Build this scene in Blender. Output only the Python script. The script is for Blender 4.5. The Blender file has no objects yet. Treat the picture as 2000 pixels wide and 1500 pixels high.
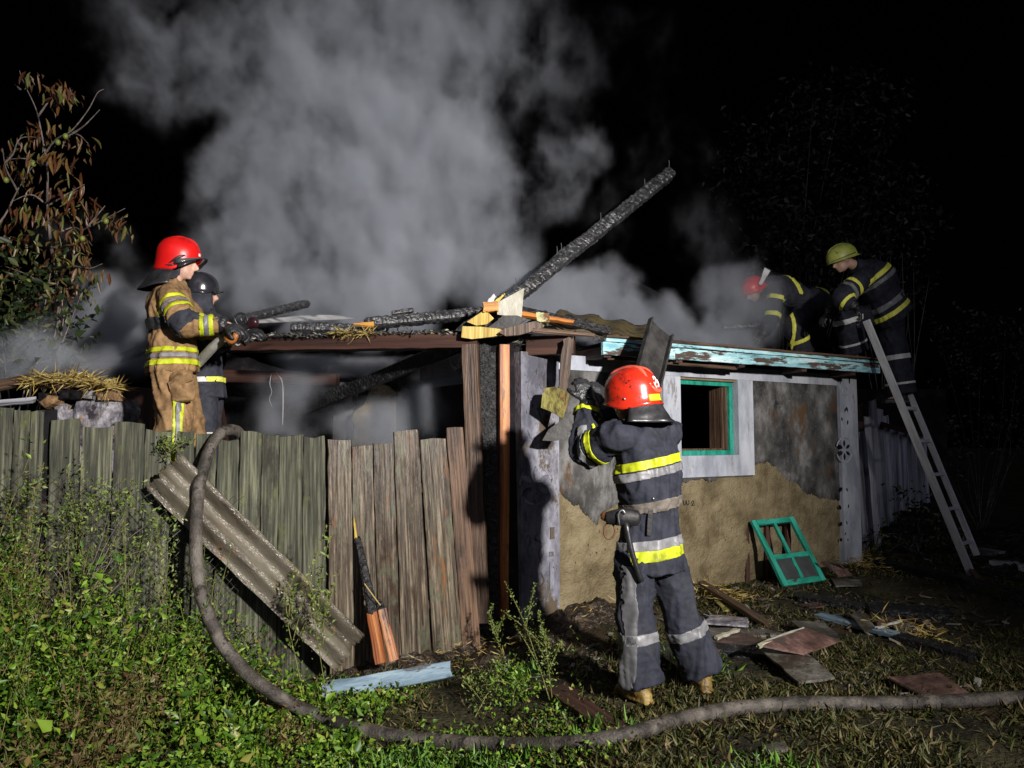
import bpy, bmesh, math, random
import numpy as np
from mathutils import Vector, Matrix, noise

scene = bpy.context.scene
col = scene.collection
# ------------------------------------------------------------------ camera
F = 1444.0            # focal length in pixels of the 2000 px wide frame
CAMZ = 1.42
PITCH = math.atan(103.0 / F)
cd = bpy.data.cameras.new('camera')
cam = bpy.data.objects.new('camera', cd)
col.objects.link(cam)
cd.sensor_width = 36.0
cd.lens = 36.0 * F / 2000.0
cd.clip_start = 0.05
cd.clip_end = 500.0
cam.location = (0, 0, CAMZ)
cam.rotation_euler = (math.pi / 2 + PITCH, 0, 0)
scene.camera = cam
# ------------------------------------------------------------------ night sky
world = bpy.data.worlds.new('World')
scene.world = world
world.use_nodes = True
wn = world.node_tree.nodes
wl = world.node_tree.links
bg = wn['Background']
sky = wn.new('ShaderNodeTexSky')
sky.sky_type = 'NISHITA'
sky.sun_disc = False
sky.sun_elevation = math.radians(-4.0)
sky.sun_rotation = math.radians(115.0)
wl.new(sky.outputs[0], bg.inputs['Color'])
bg.inputs['Strength'].default_value = 0.010
# ------------------------------------------------------------------ weak sun added as fill for the shadows, and the crew's floodlight on the truck mast
sd = bpy.data.lights.new('fill_sun', 'SUN')
sd.energy = 0.26
sd.angle = math.radians(40)
sd.color = (0.76, 0.80, 1.0)
so = bpy.data.objects.new('fill_sun', sd)
col.objects.link(so)
so.rotation_euler = Vector((-0.1, 1.0, -0.5)).to_track_quat('-Z', 'Y').to_euler()
LIGHT = Vector((3.7, -2.35, 3.5))
AIM = Vector((-.95, 5.9, 2.2))
ld = bpy.data.lights.new('floodlight', 'SPOT')
ld.energy = 6700
ld.spot_size = math.radians(68)
ld.spot_blend = 1.0
ld.shadow_soft_size = 0.16
ld.color = (1.0, 0.95, 0.90)
lo = bpy.data.objects.new('floodlight', ld)
col.objects.link(lo)
lo.location = LIGHT
lo.rotation_euler = (AIM - LIGHT).to_track_quat('-Z', 'Y').to_euler()
# ------------------------------------------------------------------ exposure and renderer
vs = scene.view_settings
scene.display_settings.display_device = 'sRGB'
vs.view_transform = 'Standard'
vs.look = 'None'
vs.exposure = 0.0
vs.gamma = 1.0
vs.use_curve_mapping = False
scene.render.engine = 'CYCLES'
cy = scene.cycles
cy.use_denoising = True
try:
    cy.denoiser = 'OPENIMAGEDENOISE'
except Exception:
    pass
cy.max_bounces = 5
cy.diffuse_bounces = 2
cy.glossy_bounces = 2
cy.transmission_bounces = 3
cy.volume_bounces = 2
cy.transparent_max_bounces = 6
cy.volume_step_rate = 2.0
cy.volume_max_steps = 200
cy.sample_clamp_indirect = 4.0

# ------------------------------------------------------------------ geometry helpers
def ray(px, py):
    a = (px - 1000.0) / F
    b = (750.0 - py) / F
    c, s = math.cos(PITCH), math.sin(PITCH)
    return Vector((a, c - b * s, s + b * c))

def P(px, py, Y):
    """world point at depth Y (metres in front of the camera) seen at photograph pixel px, py"""
    d = ray(px, py)
    t = Y / d.y
    return Vector((d.x * t, Y, CAMZ + d.z * t))

def sstep(a, b, x):
    t = min(1.0, max(0.0, (x - a) / (b - a)))
    return t * t * (3 - 2 * t)

def ground_z(x, y):
    z = -0.2 * (1 - sstep(-0.35, 0.6, x))
    z += 0.07 * sstep(1.5, 4.0, x) * sstep(5.5, 8.0, y)
    z += 0.035 * noise.noise(Vector((x * 0.9, y * 0.9, 3.1))) + 0.014 * noise.noise(Vector((x * 3.3, y * 3.3, 7.7)))
    return z

def G(px, py, h=0.0):
    """point on the ground (raised by h) seen at a photograph pixel"""
    Y = 4.0
    for _ in range(30):
        p = P(px, py, Y)
        gz = ground_z(p.x, p.y) + h
        d = ray(px, py)
        if d.z > -0.02:
            break
        t = (gz - CAMZ) / d.z
        Y = 0.5 * Y + 0.5 * d.y * t
    p = P(px, py, Y)
    p.z = ground_z(p.x, p.y) + h
    return p

AX = Vector((0.36, 6.1, 0.0))             # near corner of the house front
UX = Vector((0.8498, 0.5271, 0.0)).normalized()   # along the front wall
NX = Vector((UX.y, -UX.x, 0.0))           # out of the front wall
def Wp(s, z, out=0.0):
    return AX + UX * s + NX * out + Vector((0, 0, z))

def Wsz(px, py, out=0.0):
    """wall coordinates (s, z) of a photograph pixel on the front wall's plane"""
    d = ray(px, py)
    o = Vector((0, 0, CAMZ)) - AX
    t = (out - o.dot(NX)) / d.dot(NX)
    q = o + d * t
    return q.dot(UX), q.z

WORLD = {}
def W(o):
    return WORLD[o.name]

def new_mesh(name, verts, faces, smooth=False):
    me = bpy.data.meshes.new(name)
    me.from_pydata([tuple(v) for v in verts], [], [tuple(f) for f in faces])
    me.update()
    if smooth:
        me.polygons.foreach_set('use_smooth', [True] * len(me.polygons))
    return me

def place(name, me, mat=None, M=None, parent=None, label=None, cat=None, group=None, kind=None):
    o = bpy.data.objects.new(name, me)
    col.objects.link(o)
    M = M or Matrix.Identity(4)
    if parent is not None:
        o.parent = parent
        o.matrix_basis = WORLD[parent.name].inverted() @ M
    else:
        o.matrix_basis = M
    WORLD[o.name] = M.copy()
    if mat is not None and me is not None:
        if len(me.materials) == 0:
            me.materials.append(mat)
        elif me.materials[0] != mat:
            me.materials[0] = mat
    if label: o['label'] = label
    if cat: o['category'] = cat
    if group: o['group'] = group
    if kind: o['kind'] = kind
    return o

def empty(name, loc, label, cat, group=None, kind=None):
    o = place(name, None, None, Matrix.Translation(loc), None, label, cat, group, kind)
    o.empty_display_size = 0.1
    return o

def frame(p0, zdir, ydir):
    z = Vector(zdir).normalized()
    y = Vector(ydir) - z * Vector(ydir).dot(z)
    if y.length < 1e-5:
        y = z.orthogonal()
    y.normalize()
    x = y.cross(z)
    M = Matrix(((x.x, y.x, z.x, p0[0]), (x.y, y.y, z.y, p0[1]), (x.z, y.z, z.z, p0[2]), (0, 0, 0, 1)))
    return M

def board_geo(L, w, t, segs=6, jag0=0.0, jag1=0.0, edge=0.004, bow=0.0, seed=0, taper=1.0, ch=0.003, split=False):
    """a sawn board along local z with chamfered edges, wavering sides and uneven ends"""
    rnd = random.Random(seed)
    hw, ht = w / 2, t / 2
    c = min(ch, hw * 0.4, ht * 0.4)
    prof = [(-hw + c, -ht), (0, -ht), (hw - c, -ht), (hw, -ht + c), (hw, ht - c), (hw - c, ht), (0, ht), (-hw + c, ht), (-hw, ht - c), (-hw, -ht + c)]
    n = len(prof)
    verts, faces = [], []
    j0 = [rnd.uniform(-1, 1) * jag0 for _ in range(n)]
    j1 = [rnd.uniform(-1, 1) * jag1 for _ in range(n)]
    for k in ((0, 7), (1, 6), (2, 5)):
        j1[k[1]] = j1[k[0]] + rnd.uniform(-.2, .2) * jag1
        j0[k[1]] = j0[k[0]]
    for i in range(segs + 1):
        f = i / segs
        el, er = rnd.uniform(-edge, edge), rnd.uniform(-edge, edge)
        sc = 1 + (taper - 1) * f
        for k, (x, y) in enumerate(prof):
            xx = x * sc + (el if x < 0 else er if x > 0 else 0)
            yy = y + bow * math.sin(math.pi * f)
            z = f * L
            if i == 0: z += j0[k]
            if i == segs: z += j1[k]
            verts.append((xx, yy, z))
    for i in range(segs):
        for k in range(n):
            a, b = i * n + k, i * n + (k + 1) % n
            faces.append((a, b, b + n, a + n))
    for base, rev in ((0, True), (segs * n, False)):
        q = [(0, 1, 8, 9), (1, 2, 3, 8), ]
        idx = [base + k for k in range(n)]
        f1 = [idx[0], idx[1], idx[6], idx[7], idx[8], idx[9]]
        f2 = [idx[1], idx[2], idx[3], idx[4], idx[5], idx[6]]
        for f in (f1, f2):
            faces.append(tuple(reversed(f)) if rev else tuple(f))
    return verts, faces

_seed = [100]
def board(name, p0, p1, w, t, face, mat, parent=None, segs=6, jag0=0.0, jag1=0.0, edge=0.003, bow=0.0, taper=1.0, **tags):
    _seed[0] += 1
    p0, p1 = Vector(p0), Vector(p1)
    v, f = board_geo((p1 - p0).length, w, t, segs, jag0, jag1, edge, bow, _seed[0], taper)
    return place(name, new_mesh(name, v, f), mat, frame(p0, p1 - p0, face), parent, **tags)

def cr(pts, sub):
    """Catmull-Rom through a list of vectors (any dimension as tuples)"""
    pts = [np.array(p, float) for p in pts]
    out = []
    n = len(pts)
    for i in range(n - 1):
        p0 = pts[i - 1] if i > 0 else 2 * pts[0] - pts[1]
        p1, p2 = pts[i], pts[i + 1]
        p3 = pts[i + 2] if i + 2 < n else 2 * pts[-1] - pts[-2]
        for k in range(sub):
            t = k / sub
            out.append(0.5 * (2 * p1 + (p2 - p0) * t + (2 * p0 - 5 * p1 + 4 * p2 - p3) * t * t + (3 * p1 - p0 - 3 * p2 + p3) * t ** 3))
    out.append(pts[-1])
    return out

def loft(path, rads, lat=None, n=12, sub=3, cap=True, dome=0.5):
    """tube through path; rads are numbers or (lateral, other) pairs; lat fixes the lateral axis"""
    rr = [(r, r) if not isinstance(r, (tuple, list)) else tuple(r) for r in rads]
    data = cr([tuple(p) + tuple(r) for p, r in zip(path, rr)], sub)
    pts = [Vector(d[:3]) for d in data]
    N = len(pts)
    verts, faces = [], []
    prev = None
    for i in range(N):
        tg = (pts[min(i + 1, N - 1)] - pts[max(i - 1, 0)]).normalized()
        if lat is not None:
            x = Vector(lat) - tg * Vector(lat).dot(tg)
        elif prev is not None:
            x = prev - tg * prev.dot(tg)
        else:
            x = tg.orthogonal()
        x.normalize()
        prev = x
        y = tg.cross(x)
        for k in range(n):
            a = 2 * math.pi * k / n
            verts.append(pts[i] + x * math.cos(a) * max(data[i][3], 1e-3) + y * math.sin(a) * max(data[i][4], 1e-3))
    for i in range(N - 1):
        for k in range(n):
            a, b = i * n + k, i * n + (k + 1) % n
            faces.append((a, b, b + n, a + n))
    if cap:
        t0 = (pts[0] - pts[1]).normalized(); t1 = (pts[-1] - pts[-2]).normalized()
        verts.append(pts[0] + t0 * dome * data[0][3]); c0 = len(verts) - 1
        verts.append(pts[-1] + t1 * dome * data[-1][3]); c1 = len(verts) - 1
        for k in range(n):
            faces.append((c0, (k + 1) % n, k))
            faces.append((c1, (N - 1) * n + k, (N - 1) * n + (k + 1) % n))
    return verts, faces

def ellipsoid(c, r, axes=None, nu=16, nv=10):
    """ellipsoid with radii r along the given three axes"""
    ax = axes or (Vector((1, 0, 0)), Vector((0, 1, 0)), Vector((0, 0, 1)))
    verts, faces = [], []
    for j in range(nv + 1):
        ph = math.pi * j / nv
        for i in range(nu):
            th = 2 * math.pi * i / nu
            verts.append(Vector(c) + ax[0] * r[0] * math.sin(ph) * math.cos(th) + ax[1] * r[1] * math.sin(ph) * math.sin(th) + ax[2] * r[2] * math.cos(ph))
    for j in range(nv):
        for i in range(nu):
            a, b = j * nu + i, j * nu + (i + 1) % nu
            faces.append((a, a + nu, b + nu, b))
    return verts, faces

def merge(*geos):
    V, Fc = [], []
    for v, f in geos:
        o = len(V)
        V += list(v)
        Fc += [tuple(i + o for i in q) for q in f]
    return V, Fc

def box(x0, x1, y0, y1, z0, z1):
    v = [(x0, y0, z0), (x1, y0, z0), (x1, y1, z0), (x0, y1, z0), (x0, y0, z1), (x1, y0, z1), (x1, y1, z1), (x0, y1, z1)]
    f = [(0, 3, 2, 1), (4, 5, 6, 7), (0, 1, 5, 4), (1, 2, 6, 5), (2, 3, 7, 6), (3, 0, 4, 7)]
    return v, f

def remesh(geo, voxel, smooth=2):
    """fuse overlapping closed shapes into one continuous skin"""
    me = new_mesh('fused', *geo)
    o = bpy.data.objects.new('fused', me)
    col.objects.link(o)
    m = o.modifiers.new('r', 'REMESH'); m.mode = 'VOXEL'; m.voxel_size = voxel
    if smooth:
        s = o.modifiers.new('s', 'SMOOTH'); s.iterations = smooth; s.factor = 0.5
    dg = bpy.context.evaluated_depsgraph_get()
    out = bpy.data.meshes.new_from_object(o.evaluated_get(dg))
    bpy.data.objects.remove(o)
    bpy.data.meshes.remove(me)
    out.polygons.foreach_set('use_smooth', [True] * len(out.polygons))
    return out

def wrinkle(me, amp, scale, seed=0, stretch=(1, 1, 1)):
    """cloth folds: ridged noise pushed along the normals"""
    st = Vector(stretch)
    off = Vector((seed * 3.7, seed * 1.3, seed * 2.1))
    nv = len(me.vertices)
    co = np.empty(nv * 3, np.float32); me.vertices.foreach_get('co', co); co = co.reshape(-1, 3)
    no = np.empty(nv * 3, np.float32); me.vertices.foreach_get('normal', no); no = no.reshape(-1, 3)
    qs = co * np.array(tuple(st)) * scale + np.array(tuple(off))
    N = noise.noise
    dd = np.empty(nv)
    for i, q in enumerate(qs.tolist()):
        q = Vector(q)
        h = q * 0.5
        w = Vector((N(h), N(h + Vector((9, 4, 2))), N(h + Vector((1, 7, 5)))))
        dd[i] = max(0.0, 1 - abs(N(q + w * 1.2)) * 3.4) ** 1.4 + 0.35 * max(0.0, 1 - abs(N(q * 2.1 + w)) * 3.0) + 0.5 * N(h * 0.8) - 0.35
    co = co + no * (amp * dd)[:, None]
    me.vertices.foreach_set('co', co.astype(np.float32).ravel())
    me.update()
# ------------------------------------------------------------------ materials
def _nt(name):
    m = bpy.data.materials.new(name)
    m.use_nodes = True
    return m, m.node_tree.nodes, m.node_tree.links, m.node_tree.nodes['Principled BSDF']

def ramp(n, stops, interp='LINEAR', squeeze=1.0):
    stops = [(0.5 + (p - 0.5) * squeeze, c) for p, c in stops]
    r = n.new('ShaderNodeValToRGB')
    r.color_ramp.interpolation = interp
    els = r.color_ramp.elements
    while len(els) < len(stops):
        els.new(0.5)
    for e, (p, c) in zip(els, stops):
        e.position = p
        e.color = (*c, 1) if len(c) == 3 else c
    return r

def noisy(name, stops, scale=6, stretch=(1, 1, 1), rough=0.85, bump=0.3, bscale=40, bstretch=None, detail=8, vary=0.25, spec=0.4, metallic=0.0,
          spots=None, voro=None, rough2=None, bdist=0.02, hue=0.0, coat=0.0):
    """noise-driven colour (local coordinates) with bump; spots = (stops, scale, stretch, lo, hi) lays a second colour through a mask"""
    m, n, l, b = _nt(name)
    tc = n.new('ShaderNodeTexCoord')
    oi = n.new('ShaderNodeObjectInfo')
    off = n.new('ShaderNodeVectorMath'); off.operation = 'SCALE'
    cmb = n.new('ShaderNodeCombineXYZ')
    for k in range(3):
        l.new(oi.outputs['Random'], cmb.inputs[k])
    l.new(cmb.outputs[0], off.inputs[0]); off.inputs['Scale'].default_value = 37.0
    add = n.new('ShaderNodeVectorMath'); add.operation = 'ADD'
    l.new(tc.outputs['Object'], add.inputs[0]); l.new(off.outputs[0], add.inputs[1])
    def mapped(st):
        mp = n.new('ShaderNodeMapping'); mp.inputs['Scale'].default_value = st
        l.new(add.outputs[0], mp.inputs[0])
        return mp
    mp = mapped(stretch)
    nz = n.new('ShaderNodeTexNoise'); nz.inputs['Scale'].default_value = scale; nz.inputs['Detail'].default_value = detail
    nz.inputs['Roughness'].default_value = 0.65
    l.new(mp.outputs[0], nz.inputs['Vector'])
    rp = ramp(n, stops, squeeze=0.52)
    l.new(nz.outputs['Fac'], rp.inputs[0])
    c = rp.outputs[0]
    if spots:
        for sp in (spots if isinstance(spots, list) else [spots]):
            scol, ssc, sst, lo_, hi_ = sp
            m2 = mapped(sst)
            n2 = n.new('ShaderNodeTexNoise'); n2.inputs['Scale'].default_value = ssc; n2.inputs['Detail'].default_value = 9; n2.inputs['Roughness'].default_value = 0.7
            l.new(m2.outputs[0], n2.inputs['Vector'])
            mr = n.new('ShaderNodeMapRange'); mr.inputs['From Min'].default_value = 0.5 + (lo_ - 0.5) * 0.72; mr.inputs['From Max'].default_value = 0.5 + (hi_ - 0.5) * 0.66
            l.new(n2.outputs['Fac'], mr.inputs['Value'])
            mx = n.new('ShaderNodeMix'); mx.data_type = 'RGBA'
            l.new(mr.outputs[0], mx.inputs['Factor']); l.new(c, mx.inputs['A'])
            mx.inputs['B'].default_value = (*scol, 1)
            c = mx.outputs['Result']
    if vary or hue:
        hs = n.new('ShaderNodeHueSaturation')
        mr = n.new('ShaderNodeMapRange'); mr.inputs['To Min'].default_value = 1 - vary; mr.inputs['To Max'].default_value = 1 + vary
        l.new(oi.outputs['Random'], mr.inputs['Value']); l.new(mr.outputs[0], hs.inputs['Value'])
        l.new(c, hs.inputs['Color'])
        c = hs.outputs[0]
    l.new(c, b.inputs['Base Color'])
    b.inputs['Metallic'].default_value = metallic
    b.inputs['Specular IOR Level'].default_value = spec
    if coat: b.inputs['Coat Weight'].default_value = coat; b.inputs['Coat Roughness'].default_value = 0.15
    if rough2 is not None:
        mr = n.new('ShaderNodeMapRange'); mr.inputs['From Min'].default_value = 0.35; mr.inputs['From Max'].default_value = 0.65
        mr.inputs['To Min'].default_value = rough; mr.inputs['To Max'].default_value = rough2
        l.new(nz.outputs['Fac'], mr.inputs['Value']); l.new(mr.outputs[0], b.inputs['Roughness'])
    else:
        b.inputs['Roughness'].default_value = rough
    if bump:
        mb = mapped(bstretch or stretch)
        if voro:
            nb = n.new('ShaderNodeTexVoronoi'); nb.inputs['Scale'].default_value = voro
            nb.feature = 'DISTANCE_TO_EDGE'
            l.new(mb.outputs[0], nb.inputs['Vector']); h = nb.outputs['Distance']
        else:
            nb = n.new('ShaderNodeTexNoise'); nb.inputs['Scale'].default_value = bscale; nb.inputs['Detail'].default_value = 6
            l.new(mb.outputs[0], nb.inputs['Vector']); h = nb.outputs['Fac']
        bp = n.new('ShaderNodeBump'); bp.inputs['Strength'].default_value = bump; bp.inputs['Distance'].default_value = bdist
        l.new(h, bp.inputs['Height']); l.new(bp.outputs[0], b.inputs['Normal'])
    return m

def leafy(name, stops, rough=0.5, spec=0.4, trans=0.0):
    """leaf colour picked per leaf (per mesh island)"""
    m, n, l, b = _nt(name)
    g = n.new('ShaderNodeNewGeometry')
    rp = ramp(n, stops)
    l.new(g.outputs['Random Per Island'], rp.inputs[0])
    l.new(rp.outputs[0], b.inputs['Base Color'])
    b.inputs['Roughness'].default_value = rough
    b.inputs['Specular IOR Level'].default_value = spec
    return m

def objleaf(name, stops, rough=0.5):
    m, n, l, b = _nt(name)
    g = n.new('ShaderNodeObjectInfo')
    rp = ramp(n, stops)
    l.new(g.outputs['Random'], rp.inputs[0])
    tc = n.new('ShaderNodeTexCoord')
    nz = n.new('ShaderNodeTexNoise'); nz.inputs['Scale'].default_value = 18
    l.new(tc.outputs['Object'], nz.inputs['Vector'])
    mx = n.new('ShaderNodeMix'); mx.data_type = 'RGBA'; mx.blend_type = 'MULTIPLY'
    mx.inputs['Factor'].default_value = 0.7
    r2 = ramp(n, [(0.35, (0.35, 0.3, 0.25)), (0.6, (1, 1, 1))])
    l.new(nz.outputs['Fac'], r2.inputs[0])
    l.new(rp.outputs[0], mx.inputs['A']); l.new(r2.outputs[0], mx.inputs['B'])
    l.new(mx.outputs['Result'], b.inputs['Base Color'])
    b.inputs['Roughness'].default_value = rough
    return m

def plain(name, c, rough=0.5, metallic=0.0, spec=0.5, coat=0.0):
    return noisy(name, [(0.3, tuple(x * 0.82 for x in c)), (0.7, tuple(min(1, x * 1.12) for x in c))], scale=9, rough=rough, bump=0.08, bscale=60, vary=0.05, spec=spec, metallic=metallic, coat=coat)

ZS = (1, 1, 0.035)
M = {}
M['olive_wood'] = noisy('olive_wood', [(0.2, (.014, .014, .010)), (0.5, (.056, .058, .038)), (0.74, (.135, .135, .09))], 62, ZS, 0.72, 0.7, 70, detail=9, vary=0.3, spec=0.35,
    spots=[((.022, .02, .014), 5, (1, 1, .3), .56, .72), ((.09, .10, .035), 9, (1, 1, .4), .60, .75)])
M['grey_wood'] = noisy('grey_wood', [(0.25, (.10, .10, .115)), (0.5, (.30, .30, .34)), (0.75, (.46, .46, .50))], 24, ZS, 0.8, 0.6, 70, vary=0.3,
    spots=((.05, .045, .045), 6, (1, 1, .2), .58, .75))
M['wet_wood'] = noisy('wet_wood', [(0.22, (.018, .013, .009)), (0.5, (.082, .064, .045)), (0.76, (.25, .20, .14))], 66, ZS, 0.36, 0.85, 60, detail=9, vary=0.25, spec=0.6,
    spots=[((.040, .022, .012), 4, (1, 1, .35), .49, .66), ((.20, .085, .03), 6, (1, 1, .2), .60, .76), ((.10, .10, .065), 7, (1, 1, .5), .58, .7)])
M['brown_wood'] = noisy('brown_wood', [(0.25, (.035, .020, .013)), (0.5, (.095, .056, .035)), (0.74, (.145, .088, .055))], 60, ZS, 0.5, 0.5, 60, vary=0.2,
    spots=((.03, .018, .012), 5, (1, 1, .3), .55, .72))
M['dark_brown'] = noisy('dark_brown', [(0.25, (.018, .008, .006)), (0.55, (.052, .021, .014)), (0.8, (.09, .04, .026))], 14, ZS, 0.6, 0.5, 60, vary=0.2)
M['fresh_wood'] = noisy('fresh_wood', [(0.25, (.26, .085, .018)), (0.5, (.46, .19, .035)), (0.75, (.68, .38, .09))], 20, ZS, 0.5, 0.35, 60, vary=0.12,
    spots=((.10, .03, .012), 5, (1, 1, .4), .58, .72))
M['orange_wood'] = noisy('orange_wood', [(0.25, (.14, .034, .008)), (0.5, (.30, .095, .020)), (0.78, (.50, .21, .05))], 20, ZS, 0.45, 0.35, 60, vary=0.15,
    spots=((.04, .014, .008), 6, (1, 1, .25), .58, .7))
M['yellow_wood'] = noisy('yellow_wood', [(0.25, (.30, .17, .025)), (0.5, (.50, .36, .07)), (0.75, (.66, .54, .18))], 26, ZS, 0.5, 0.3, 60, vary=0.1,
    spots=((.30, .10, .02), 5, (1, 1, .4), .6, .75))
M['char'] = noisy('char', [(0.3, (.005, .005, .006)), (0.6, (.014, .013, .014)), (0.85, (.06, .06, .065))], 18, (1, 1, 1), 0.45, 0.9, 40, vary=0.2, spec=0.45, bdist=0.03)
M['char_log'] = noisy('char_log', [(0.3, (.016, .016, .017)), (0.6, (.05, .05, .053)), (0.8, (.15, .15, .155))], 30, (1, 1, .6), 0.32, 0.8, 60, vary=0.1, spec=0.9, bdist=0.015)
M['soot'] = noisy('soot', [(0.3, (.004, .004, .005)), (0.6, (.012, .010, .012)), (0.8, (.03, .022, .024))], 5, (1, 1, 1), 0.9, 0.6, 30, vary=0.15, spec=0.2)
M['clay'] = noisy('clay', [(0.25, (.125, .098, .055)), (0.5, (.195, .156, .090)), (0.75, (.25, .205, .125))], 4.2, (1, 1, 1), 0.92, 0.9, 55, vary=0.0, spec=0.15, bdist=0.02,
    spots=[((.030, .022, .012), 34, (1, 1, .7), .67, .75), ((.085, .062, .032), 2.6, (1, 1, .6), .55, .80), ((.27, .20, .10), 26, (1, 1, 1), .70, .76)])
M['plaster'] = noisy('plaster', [(0.25, (.030, .029, .029)), (0.5, (.078, .076, .074)), (0.82, (.22, .215, .21))], 3.4, (1, 1, .75), 0.9, 0.6, 70, vary=0.0, spec=0.2, bdist=0.008,
    spots=[((.02, .019, .02), 2.2, (1, 1, .6), .50, .70), ((.22, .21, .20), 48, (1, 1, 1), .66, .76), ((.20, .195, .19), 5, (1.2, 1.2, .3), .62, .80), ((.09, .055, .03), 3, (1, 1, .5), .6, .72)])
M['whitewash'] = noisy('whitewash', [(0.25, (.25, .265, .31)), (0.5, (.38, .40, .455)), (0.75, (.48, .50, .55))], 4, (1, 1, .4), 0.85, 0.35, 60, vary=0.0, spec=0.2, bdist=0.008,
    spots=[((.22, .21, .21), 9, (1, 1, .3), .62, .76)])
M['worn_whitewash'] = noisy('worn_whitewash', [(0.25, (.085, .085, .105)), (0.5, (.185, .185, .225)), (0.75, (.32, .32, .365))], 5, (1, 1, .5), 0.85, 0.5, 50, vary=0.0, spec=0.2,
    spots=[((.10, .078, .055), 3.4, (1, 1, .6), .57, .64), ((.05, .045, .055), 2.4, (1, 1, .5), .52, .72), ((.03, .027, .03), 20, (1, 1, .5), .64, .74)])
M['blue_paint'] = noisy('blue_paint', [(0.25, (.17, .40, .46)), (0.5, (.36, .62, .67)), (0.75, (.60, .76, .80))], 12, (1, 1, .22), 0.6, 0.6, 60, vary=0.0,
    spots=[((.075, .05, .04), 11, (1, 1, .14), .535, .585), ((.16, .46, .44), 5, (1, 1, .3), .60, .68)])
M['pale_blue'] = noisy('pale_blue', [(0.25, (.07, .12, .16)), (0.5, (.14, .215, .28)), (0.75, (.25, .34, .40))], 12, (1, 1, .2), 0.6, 0.5, 60, vary=0.05,
    spots=[((.05, .05, .05), 12, (1, 1, .16), .58, .64)])
M['green_paint'] = noisy('green_paint', [(0.25, (.008, .15, .10)), (0.5, (.014, .25, .175)), (0.75, (.03, .34, .25))], 10, (1, 1, .3), 0.5, 0.4, 50, vary=0.05,
    spots=[((.05, .03, .02), 14, (1, 1, .3), .66, .72)])
M['slate'] = noisy('slate', [(0.25, (.04, .032, .022)), (0.5, (.105, .09, .066)), (0.78, (.19, .17, .13))], 7, (1, 1, .3), 0.32, 0.9, 60, vary=0.0, spec=0.45, voro=130, bdist=0.006,
    spots=[((.02, .014, .009), 3.5, (1, 1, .15), .54, .66), ((.13, .12, .02), 6, (1, 1, .4), .62, .74), ((.20, .11, .05), 2.6, (1, 1, 1), .68, .80)])
M['roof_sheet'] = noisy('roof_sheet', [(0.25, (.03, .026, .016)), (0.5, (.085, .066, .035)), (0.78, (.15, .12, .05))], 7, (1, 1, 1), 0.7, 0.8, 40, vary=0.1,
    spots=[((.11, .10, .015), 5, (1, 1, 1), .56, .70), ((.15, .055, .02), 7, (1, 1, 1), .60, .72)])
M['moss'] = noisy('moss', [(0.25, (.07, .05, .015)), (0.5, (.19, .17, .045)), (0.78, (.32, .30, .09))], 20, (1, 1, .5), 0.85, 0.9, 60, vary=0.1,
    spots=[((.34, .15, .06), 5, (1, 1, 1), .6, .7)])
M['hose'] = noisy('hose', [(0.25, (.024, .020, .017)), (0.5, (.062, .053, .045)), (0.78, (.135, .12, .102))], 7, (1, 1, 1), 0.62, 0.5, 80, vary=0.1, spec=0.4,
    spots=[((.02, .016, .012), 10, (1, 1, 1), .56, .64)])
M['jet_hose'] = noisy('jet_hose', [(0.25, (.30, .29, .28)), (0.7, (.5, .5, .48))], 12, (1, 1, 1), 0.7, 0.4, 120, vary=0.05)
M['mud'] = noisy('mud', [(0.25, (.008, .006, .004)), (0.5, (.030, .020, .012)), (0.78, (.075, .05, .03))], 9, (1, 1, 1), 0.42, 1.0, 22, vary=0.0, spec=0.6, bdist=0.05)
M['earth'] = noisy('earth', [(0.25, (.010, .008, .004)), (0.5, (.030, .026, .012)), (0.78, (.06, .052, .024))], 2.4, (1, 1, 1), 0.8, 1.0, 40, vary=0.0, spec=0.25, bdist=0.04,
    spots=[((.045, .026, .012), 1.3, (1, 1, 1), .54, .66)])
M['red_sheet'] = noisy('red_sheet', [(0.25, (.035, .02, .016)), (0.5, (.085, .048, .040)), (0.78, (.17, .10, .085))], 6, (1, 1, 1), 0.5, 0.4, 50, vary=0.25,
    spots=((.05, .035, .03), 4, (1, 1, 1), .54, .64))
M['grey_sheet'] = noisy('grey_sheet', [(0.25, (.03, .026, .02)), (0.5, (.075, .068, .056)), (0.78, (.17, .16, .145))], 6, (1, 1, 1), 0.45, 0.5, 50, vary=0.3,
    spots=((.035, .025, .018), 4, (1, 1, 1), .54, .66))
M['grey_metal'] = noisy('grey_metal', [(0.3, (.022, .021, .021)), (0.7, (.055, .052, .05))], 7, rough=0.55, bump=0.25, bscale=24, vary=0.0, spec=0.4)
M['adobe'] = noisy('adobe', [(0.25, (.12, .07, .035)), (0.5, (.25, .15, .075)), (0.78, (.38, .25, .13))], 12, (1, 1, 1), 0.9, 0.9, 30, vary=0.25, spec=0.15,
    spots=((.03, .02, .018), 5, (1, 1, 1), .56, .70))
M['sooty_white'] = noisy('sooty_white', [(0.25, (.09, .085, .10)), (0.5, (.22, .21, .235)), (0.78, (.42, .40, .43))], 11, (1, 1, 1), 0.85, 0.8, 35, vary=0.0, spec=0.2,
    spots=[((.04, .032, .04), 5, (1, 1, 1), .55, .66), ((.30, .18, .11), 8, (1, 1, 1), .62, .70)])
M['brick'] = noisy('brick', [(0.25, (.13, .12, .12)), (0.7, (.30, .28, .28))], 14, (1, 1, 1), 0.9, 0.6, 40, vary=0.3)
M['straw'] = leafy('straw', [(0, (.30, .20, .05)), (.5, (.48, .35, .10)), (1, (.60, .48, .20))], 0.7)
M['char_straw'] = leafy('char_straw', [(0, (.012, .012, .012)), (.6, (.05, .048, .045)), (.9, (.20, .19, .18)), (1, (.3, .25, .12))], 0.5, 0.6)
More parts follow.
